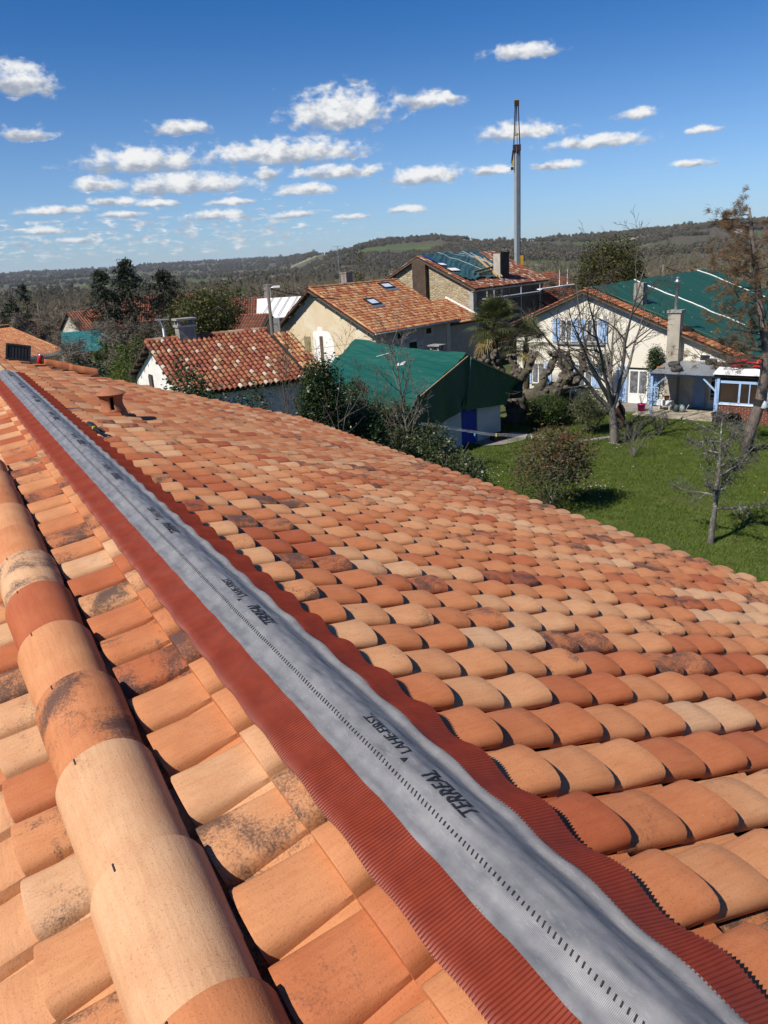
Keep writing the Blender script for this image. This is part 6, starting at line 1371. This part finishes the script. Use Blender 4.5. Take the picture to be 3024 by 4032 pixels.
# conifers and garden trees to the left
def conifer(name, lab, x, y, z0, H, rx, mat, seed, n=30, dens=26, droop=.35, group=None):
    rnd = random.Random(seed); g = np.random.default_rng(seed); o = empty(name, (x, y, z0)); tag(o, lab, 'tree', group); MB().tube([(0, 0, -1), (.1, 0, H*.6), (0, 0, H)], [.22, .14, .02], 8).build('trunk', M_BARKD, o, smooth=True); P = []; b = MB()
    for k in range(n*4):
        z = H*(.06+.93*rnd.random()); L_ = rx*(1-(z/H))**.55*rnd.uniform(.25, 1.3)+.15; a = rnd.random()*6.28; pts = [Vector((0, 0, z))+Vector((math.cos(a), math.sin(a), 0))*L_*f+Vector((0, 0, .22*L_*f-droop*L_*f*f*1.2)) for f in (0, .35, .7, 1)]
        b.tube(pts, [.03, .02, .012, .005], 3, False)
        for q in range(dens): f = rnd.random()**.6; i = min(2, int(f*3)); c = pts[i].lerp(pts[i+1], f*3-i); P.append(c+Vector((rnd.gauss(0, .10), rnd.gauss(0, .10), rnd.gauss(-.10, .12))))
    b.build('branch', M_BARKD, o); obj('foliage', quads_mesh('foliage', leaves(g, np.array([tuple(p) for p in P]), .36, .7, 1, .08, .28, .6), mat), o)
conifer('dark_spruce', 'tall ragged dark spruce with several tips left of centre', -24.4, 81.4, 0, 10.8, 4.3, G_DARKC, 81, 75)
conifer('dark_spruce', 'lower dark spruce crown leaning right of the tall ragged one', -21.0, 82.2, 0, 9.6, 4.2, G_DARKC, 82, 66)
conifer('dark_spruce', 'slim dark spruce left of the tall ragged one', -27.0, 81.0, 0, 10.0, 3.2, G_DARKC, 83, 50)
conifer('dark_conifer', 'small pointed conifer among the woods at far left', -43.5, 101, -1, 10, 2.2, G_DARKC, 84, 18)
conifer('dark_conifer', 'thin greenish conifer standing behind the cream gable house', -.95, 75, 0, 10.2, 1.3, G_OLIVE, 85, 14, 12)
SPT = [dict(n=7, ang=40, ratio=.62, wig=.06, up=.04, start=.25, seg=8, rr=.55), dict(n=7, ang=38, ratio=.55, wig=.09, up=.05, start=.2, seg=6), dict(n=5, ang=40, ratio=.5, wig=.12, up=.03, start=.15, seg=4), dict(n=0, ang=40, ratio=.5, wig=.12, up=.02, seg=3)]
for k, (x, y, z0, H, m_, nl, ls, lab) in enumerate([(-19.5, 60, 0, 6.4, G_SPRING, 2, .16, 'fresh green tree right of the teal tarpaulin'), (-17.2, 54, 0, 5.6, G_SPRING, 2, .16, 'fresh green tree before the spruces'), (-9.5, 51, 0, 6.0, G_BUSH, 1, .13, 'thin green tree by the grey cottage gable'),
                                                (-28.5, 167, -6, 14.5, G_SPRING, 4, .42, 'round yellow-green willow standing out of the far woods'), (-22.8, 76.2, 0, 7.0, None, 0, 0, 'reddish brown leafless bush before the dark spruces'), (13.4, 84, 0, 10.8, G_OLIVE, 1, .12, 'bare tree left of the crane mast behind the stone house'), (18.8, 78.5, 0, 9.0, None, 0, 0, 'bare tree right of the crane mast'), (22.5, 80, 0, 9.4, None, 0, 0, 'bare tree behind the low brick-red roof'), (29.4, 69.5, 0, 7.6, G_BLOS, 3, .14, 'pale pink blossoming tree behind the leaning pine'), (-31.5, 74, 0, 6.4, None, 0, 0, 'bare tree behind the bungalow ridge'), (-20.5, 66, 0, 5.6, None, 0, 0, 'bare tree in front of the teal tarpaulin'), (-7.3, 62, 0, 5.2, G_BLOS, 1, .09, 'pale budding tree beside the lamp pole'), (-34, 88, -.5, 8.0, None, 0, 0, 'bare tree beside the thin pole at left'), (26.5, 90, 0, 9.5, None, 0, 0, 'bare tree beyond the blossoming one'), (-40, 86, 0, 7.4, G_OLIVE, 1, .12, 'dull green tree at the left picture edge')]):
    bare_tree('garden_tree', lab, x, y, z0, H*.62, .12*H/6, SPT, 200+k, M_BARKD, M_TWIG, (random.uniform(-.1, .1), 0, 1), 'tree', 'garden trees', m_ or G_TWG, nl or 4, ls or .5, .55 if m_ else .05, minr=.016 if y < 100 else .03)

MORE = [('bare',-37.1,82.0,8.3),('bare',-36.4,82.3,7.3),('dk',-37.9,83.8,7.5),('bare',-34.8,82.9,7.4),('bare',-34.0,85.4,7.7),('bare',-32.0,84.1,7.9),('bare',-32.6,89.2,7.9),('bare',-25.0,70.7,7.7),('bare',-22.7,66.2,7.5),('bare',-32.1,82.0,5.8),('bare',-31.1,82.4,5.4),('spring',-18.4,55.0,6.4),('spring',-16.7,52.4,6.6),('spring',-16.7,55.5,6.5),('spring',-17.0,59.6,6.1),('spring',-15.6,57.9,6.1),('spring',-14.9,45.6,6.3),('spring',-13.5,44.0,6.5),('spring',-12.5,42.2,6.4),('spring',-14.3,41.6,6.2),('dk',-17.6,46.8,5.8),('dk',-16.4,45.1,5.7),('dk',-15.2,43.4,5.6),('dk',-19.6,50.3,5.5),('bush',-13.4,39.8,5.7),('bush',-12.1,38.1,5.7),('bare',-19.0,57.2,6.6),('bare',-17.6,53.5,6.2),('bare',-23.2,60.5,6.6),('bare',-19.7,77.5,6.8),('bare',-10.2,69.3,6.4),('bare',-7.0,57.6,6.4),('bare',-8.9,55.3,6.2),('olive',-16.8,70.0,7.4),('olive',-14.3,68.5,7.6),('bare',-24.2,107.3,7.9),('bare',-23.6,117.7,7.9)]
PLACE = {'bare': 'leafless garden tree', 'spring': 'light green leafing tree', 'dk': 'dark evergreen bush', 'bush': 'green bush', 'olive': 'olive green tree'}
CNT = {}
ORD = ['first', 'second', 'third', 'fourth', 'fifth', 'sixth', 'seventh', 'eighth', 'ninth', 'tenth', 'eleventh', 'twelfth', 'thirteenth', 'fourteenth', 'fifteenth', 'sixteenth', 'seventeenth', 'eighteenth', 'nineteenth', 'twentieth', 'twenty-first', 'twenty-second', 'twenty-third', 'twenty-fourth']
for kind, x, y, H in sorted(MORE, key=lambda a: a[1]/a[2]):
    q = CNT[kind] = CNT.get(kind, -1)+1; lab = '%s in the left-hand gardens, %s of its kind from the left edge' % (PLACE[kind], ORD[q])
    if kind in ('dk', 'olive'): shrub('garden_evergreen', lab, x, y, H-(1.3 if kind == 'dk' and y < 60 else 0), 1.5 if kind == 'dk' else 2.0, G_DARKC if kind == 'dk' else G_OLIVE, 300+q, 4200, .20, 14, 'tree', group='evergreens in the left-hand gardens')
    elif kind == 'bush': shrub('garden_bush', lab, x, y, H, 1.1, G_SPRING, 330+q, 2600, .12, 10, group='bushes in the left-hand gardens')
    else: bare_tree('garden_tree', lab, x, y, 0, H*.60, .11*H/6, SPT, 340+q+(50 if kind == 'spring' else 0), M_BARKD if kind == 'bare' else M_TWIG, M_TWIGR if q % 2 else M_TWIG, (random.uniform(-.15, .15), 0, 1), 'tree', 'garden trees', G_SPRING if kind == 'spring' else G_TWG, 4 if kind == 'spring' else 6, .17 if kind == 'spring' else .55, .55 if kind == 'spring' else .05, minr=.016)

# ------------------------------------------------------------------ woodland, grass, daisies: masses nobody could count
def scatter(name, lab, cat, P, sc, sources):
    """one object: real meshes instanced on points by geometry nodes"""
    colx = bpy.data.collections.new(name+'_kinds')
    for i, me in enumerate(sources): so_ = bpy.data.objects.new('%s_kind_%02d' % (name, i), me); colx.objects.link(so_)
    n = len(P); me = bpy.data.meshes.new(name); me.vertices.add(n); me.vertices.foreach_set('co', np.asarray(P, np.float32).ravel())
    g = np.random.default_rng(n); a = me.attributes.new('sc', 'FLOAT', 'POINT'); a.data.foreach_set('value', np.asarray(sc, np.float32)); a = me.attributes.new('rz', 'FLOAT', 'POINT'); a.data.foreach_set('value', g.uniform(0, 6.283, n).astype(np.float32)); a = me.attributes.new('ki', 'INT', 'POINT'); a.data.foreach_set('value', g.integers(0, len(sources), n).astype(np.int32)); me.update()
    o = obj(name, me); tag(o, lab, cat, kind='stuff')
    nt = bpy.data.node_groups.new(name, 'GeometryNodeTree'); nt.interface.new_socket('Geometry', in_out='INPUT', socket_type='NodeSocketGeometry'); nt.interface.new_socket('Geometry', in_out='OUTPUT', socket_type='NodeSocketGeometry')
    N = nt.nodes; L_ = nt.links; gi = N.new('NodeGroupInput'); go = N.new('NodeGroupOutput'); ip = N.new('GeometryNodeInstanceOnPoints'); ci = N.new('GeometryNodeCollectionInfo'); ci.inputs[0].default_value = colx; ci.inputs[1].default_value = True; ci.inputs[2].default_value = True
    def at(nm, ty):
        q = N.new('GeometryNodeInputNamedAttribute'); q.data_type = ty; q.inputs[0].default_value = nm; return q.outputs[0]
    cx = N.new('ShaderNodeCombineXYZ'); L_.new(at('rz', 'FLOAT'), cx.inputs[2])
    L_.new(gi.outputs[0], ip.inputs['Points']); L_.new(ci.outputs[0], ip.inputs['Instance']); ip.inputs['Pick Instance'].default_value = True; L_.new(at('ki', 'INT'), ip.inputs['Instance Index']); L_.new(cx.outputs[0], ip.inputs['Rotation']); L_.new(at('sc', 'FLOAT'), ip.inputs['Scale']); L_.new(ip.outputs[0], go.inputs[0])
    md = o.modifiers.new('scatter', 'NODES'); md.node_group = nt; return o
def wood_mat(name, cols):
    m, t, b = new_mat(name); ob = t.new('ShaderNodeObjectInfo'); k = len(cols); col = t.ramp(ob.outputs['Random'], [(i/(k-1), c) for i, c in enumerate(cols)]); t.l.new(col, b.inputs['Base Color']); b.inputs['Roughness'].default_value = .95; b.inputs['Specular IOR Level'].default_value = .1; return m
M_WOODS = wood_mat('bare_woods', [(.13, .105, .075), (.18, .145, .105), (.15, .125, .085), (.21, .175, .13), (.15, .14, .07), (.20, .155, .12)])
M_WOODF = wood_mat('far_woods', [(.11, .098, .070), (.135, .115, .085), (.115, .11, .070), (.14, .12, .09), (.085, .092, .058)])
WSP = [dict(n=8, ang=36, ratio=.58, wig=.05, up=.03, start=.25, seg=6, rr=.5), dict(n=7, ang=36, ratio=.52, wig=.09, up=.05, start=.2, seg=5), dict(n=5, ang=40, ratio=.5, wig=.12, up=.04, start=.1, seg=3), dict(n=0, ang=40, ratio=.5, wig=.14, up=.02, seg=2)]
def wood_mesh(seed):
    br = grow(random.Random(seed), Vector((0, 0, -1)), Vector((0, 0, 1)), 8.0, .20, WSP); b = limbs(br, range(9), .035); g = np.random.default_rng(seed)
    T = np.array([tuple(p[-1]) for lev, p, r_ in br if lev >= 2]); Q = leaves(g, T, .55, .8, 2, .30, .10)
    for q in Q: b.add(q, [(0, 1, 2, 3)])
    return b.mesh('woods', M_WOODS)
def clump_mesh(seed):
    g = np.random.default_rng(seed); P = np.concatenate([blob(g, (g.normal(0, 2.2), g.normal(0, 2.2), 5+g.normal(0, 1.2)), (2.8, 2.8, 3.2), 170, .6) for k in range(4)]); return quads_mesh('far_clump', leaves(g, P, 1.35, .9, 1, .2, .7), M_WOODF)
def woods():
    g = np.random.default_rng(17); n = 5200
    az = np.radians(g.uniform(-36, 36, n)); r = np.exp(g.uniform(math.log(112), math.log(1500), n)); x = r*np.sin(az); y = r*np.cos(az)
    dens = np.sin(x*.021+1)*np.sin(y*.017)+.5*np.sin(x*.05)*np.sin(y*.043+2); k = (dens > -.72); k &= ~((np.degrees(az) > 9) & (np.degrees(az) < 17) & (r > 420) & (r < 900)); x, y, r = x[k], y[k], r[k]
    z = ground_z(x, y)-.2; top = 9.5-(r*.010+4.0)+np.minimum(r*.004, 4); H = np.clip(top-z+g.normal(0, 1.6, len(x)), 4.5, 17); scatter('woodland', 'brown leafless riverside woodland filling the middle distance', 'woodland', np.stack([x, y, z], 1), H/11.5, [wood_mesh(s) for s in (1, 2, 3, 4)])
    n = 15000; az = np.radians(g.uniform(-34, 34, n)); azd = np.degrees(az); r0 = far_r(azd); r = np.where(g.random(n) < .75, r0*g.uniform(.32, 1.0, n), np.exp(g.uniform(math.log(1100), math.log(3000), n))); x = r*np.sin(az); y = r*np.cos(az)
    f = np.sin(x*.0041+.5)*np.sin(y*.0036+1.2)+.6*np.sin(x*.0093+2)*np.sin(y*.0101)+.35*np.sin(x*.023)*np.sin(y*.019+1); hill = (azd > -1.2) & (azd < 6.6) & (r > r0*.78); k = (f > .02) | hill | ((azd > 19) & (r > r0*.7) & (f > -.5)) | ((r > r0*.97) & (g.random(n) < .5)); x, y, r = x[k], y[k], r[k]
    scatter('far_woodland', 'dark woods patching the distant hills', 'woodland', np.stack([x, y, ground_z(x, y)-1], 1), np.clip(g.normal(1.15, .25, len(x)), .6, 2)*np.where(r > 4500, 1.9, 1.0), [clump_mesh(s) for s in (1, 2, 3)])
woods()
def grass():
    g = np.random.default_rng(4); B = []
    def tuft(seed, n=26):
        g2 = np.random.default_rng(seed); Q = []
        for k in range(n):
            a = g2.random()*6.283; p = g2.normal(0, .10, 2); h = g2.uniform(.025, .075); d = np.array([math.cos(a), math.sin(a)])*h*.6; w = np.array([-math.sin(a), math.cos(a)])*.007
            b0 = np.array([*p, 0]); t0 = np.array([p[0]+d[0], p[1]+d[1], h]); Q.append([b0-[*w, 0], b0+[*w, 0], t0+[*(w*.2), 0], t0-[*(w*.2), 0]])
        return quads_mesh('tuft', np.array(Q), GR)
    GR = wood_mat('grass_blade', [(.072, .118, .018), (.095, .138, .024), (.058, .098, .015), (.125, .15, .04), (.105, .12, .036)])
    n = 62000; x = g.uniform(1, 26, n); y = g.uniform(12.5, 45, n); k = (x > 4.2+(y-30)*-.42) & (x < y*.60) & ~((y > 44.2-(x-14.6)*.95) & (x > 9)); x, y = x[k], y[k]; z = np.array([lawn_z(a, b_) for a, b_ in zip(x, y)])
    scatter('lawn_grass', 'short green lawn grass', 'grass', np.stack([x, y, z], 1), g.uniform(.6, 1.4, len(x)), [tuft(s) for s in (1, 2, 3, 4)])
    P = []
    for (cx, cy, n_, s_) in ((8.9, 29.8, 24, .45), (8.3, 31.5, 6, .6), (4.9, 33.2, 26, .55), (15.2, 43.0, 22, .9), (17.5, 41.2, 8, .7), (12, 30, 12, 3), (11.8, 37.0, 6, .3)): P.append(np.stack([g.normal(cx, s_, n_), g.normal(cy, s_, n_), np.full(n_, .06)], 1))
    P = np.concatenate(P); fl = MB().lathe([(.001, .03), (.028, .035), (.03, .028), (.001, .02)], 7).mesh('daisy', surf('daisy_white', (.8, .8, .76, 1), rough=.7)); fy = MB().lathe([(.001, .03), (.030, .04), (.034, .03), (.001, .02)], 7).mesh('dandelion', surf('dandelion_yellow', (.75, .58, .04, 1), rough=.7))
    scatter('daisies', 'daisies and dandelions dotted over the lawn', 'flowers', P, g.uniform(.5, 1.0, len(P)), [fl]*9+[fy])
grass()

# ------------------------------------------------------------------ the air itself
def haze():
    o = MB().box(-17000, 17000, -17000, 17000, -60, 190).build('haze'); m = bpy.data.materials.new('haze_air'); m.use_nodes = True; t = NT(m.node_tree); t.n.clear()
    out = t.new('ShaderNodeOutputMaterial'); v = t.new('ShaderNodeVolumePrincipled'); v.inputs['Color'].default_value = (.80, .89, 1.0, 1); v.inputs['Density'].default_value = HAZE; v.inputs['Anisotropy'].default_value = 0.0
    t.l.new(v.outputs[0], out.inputs['Volume']); o.data.materials.append(m); tag(o, 'thin blue air haze over the whole valley', 'haze', kind='stuff')
HAZE = 3.0e-5
haze()
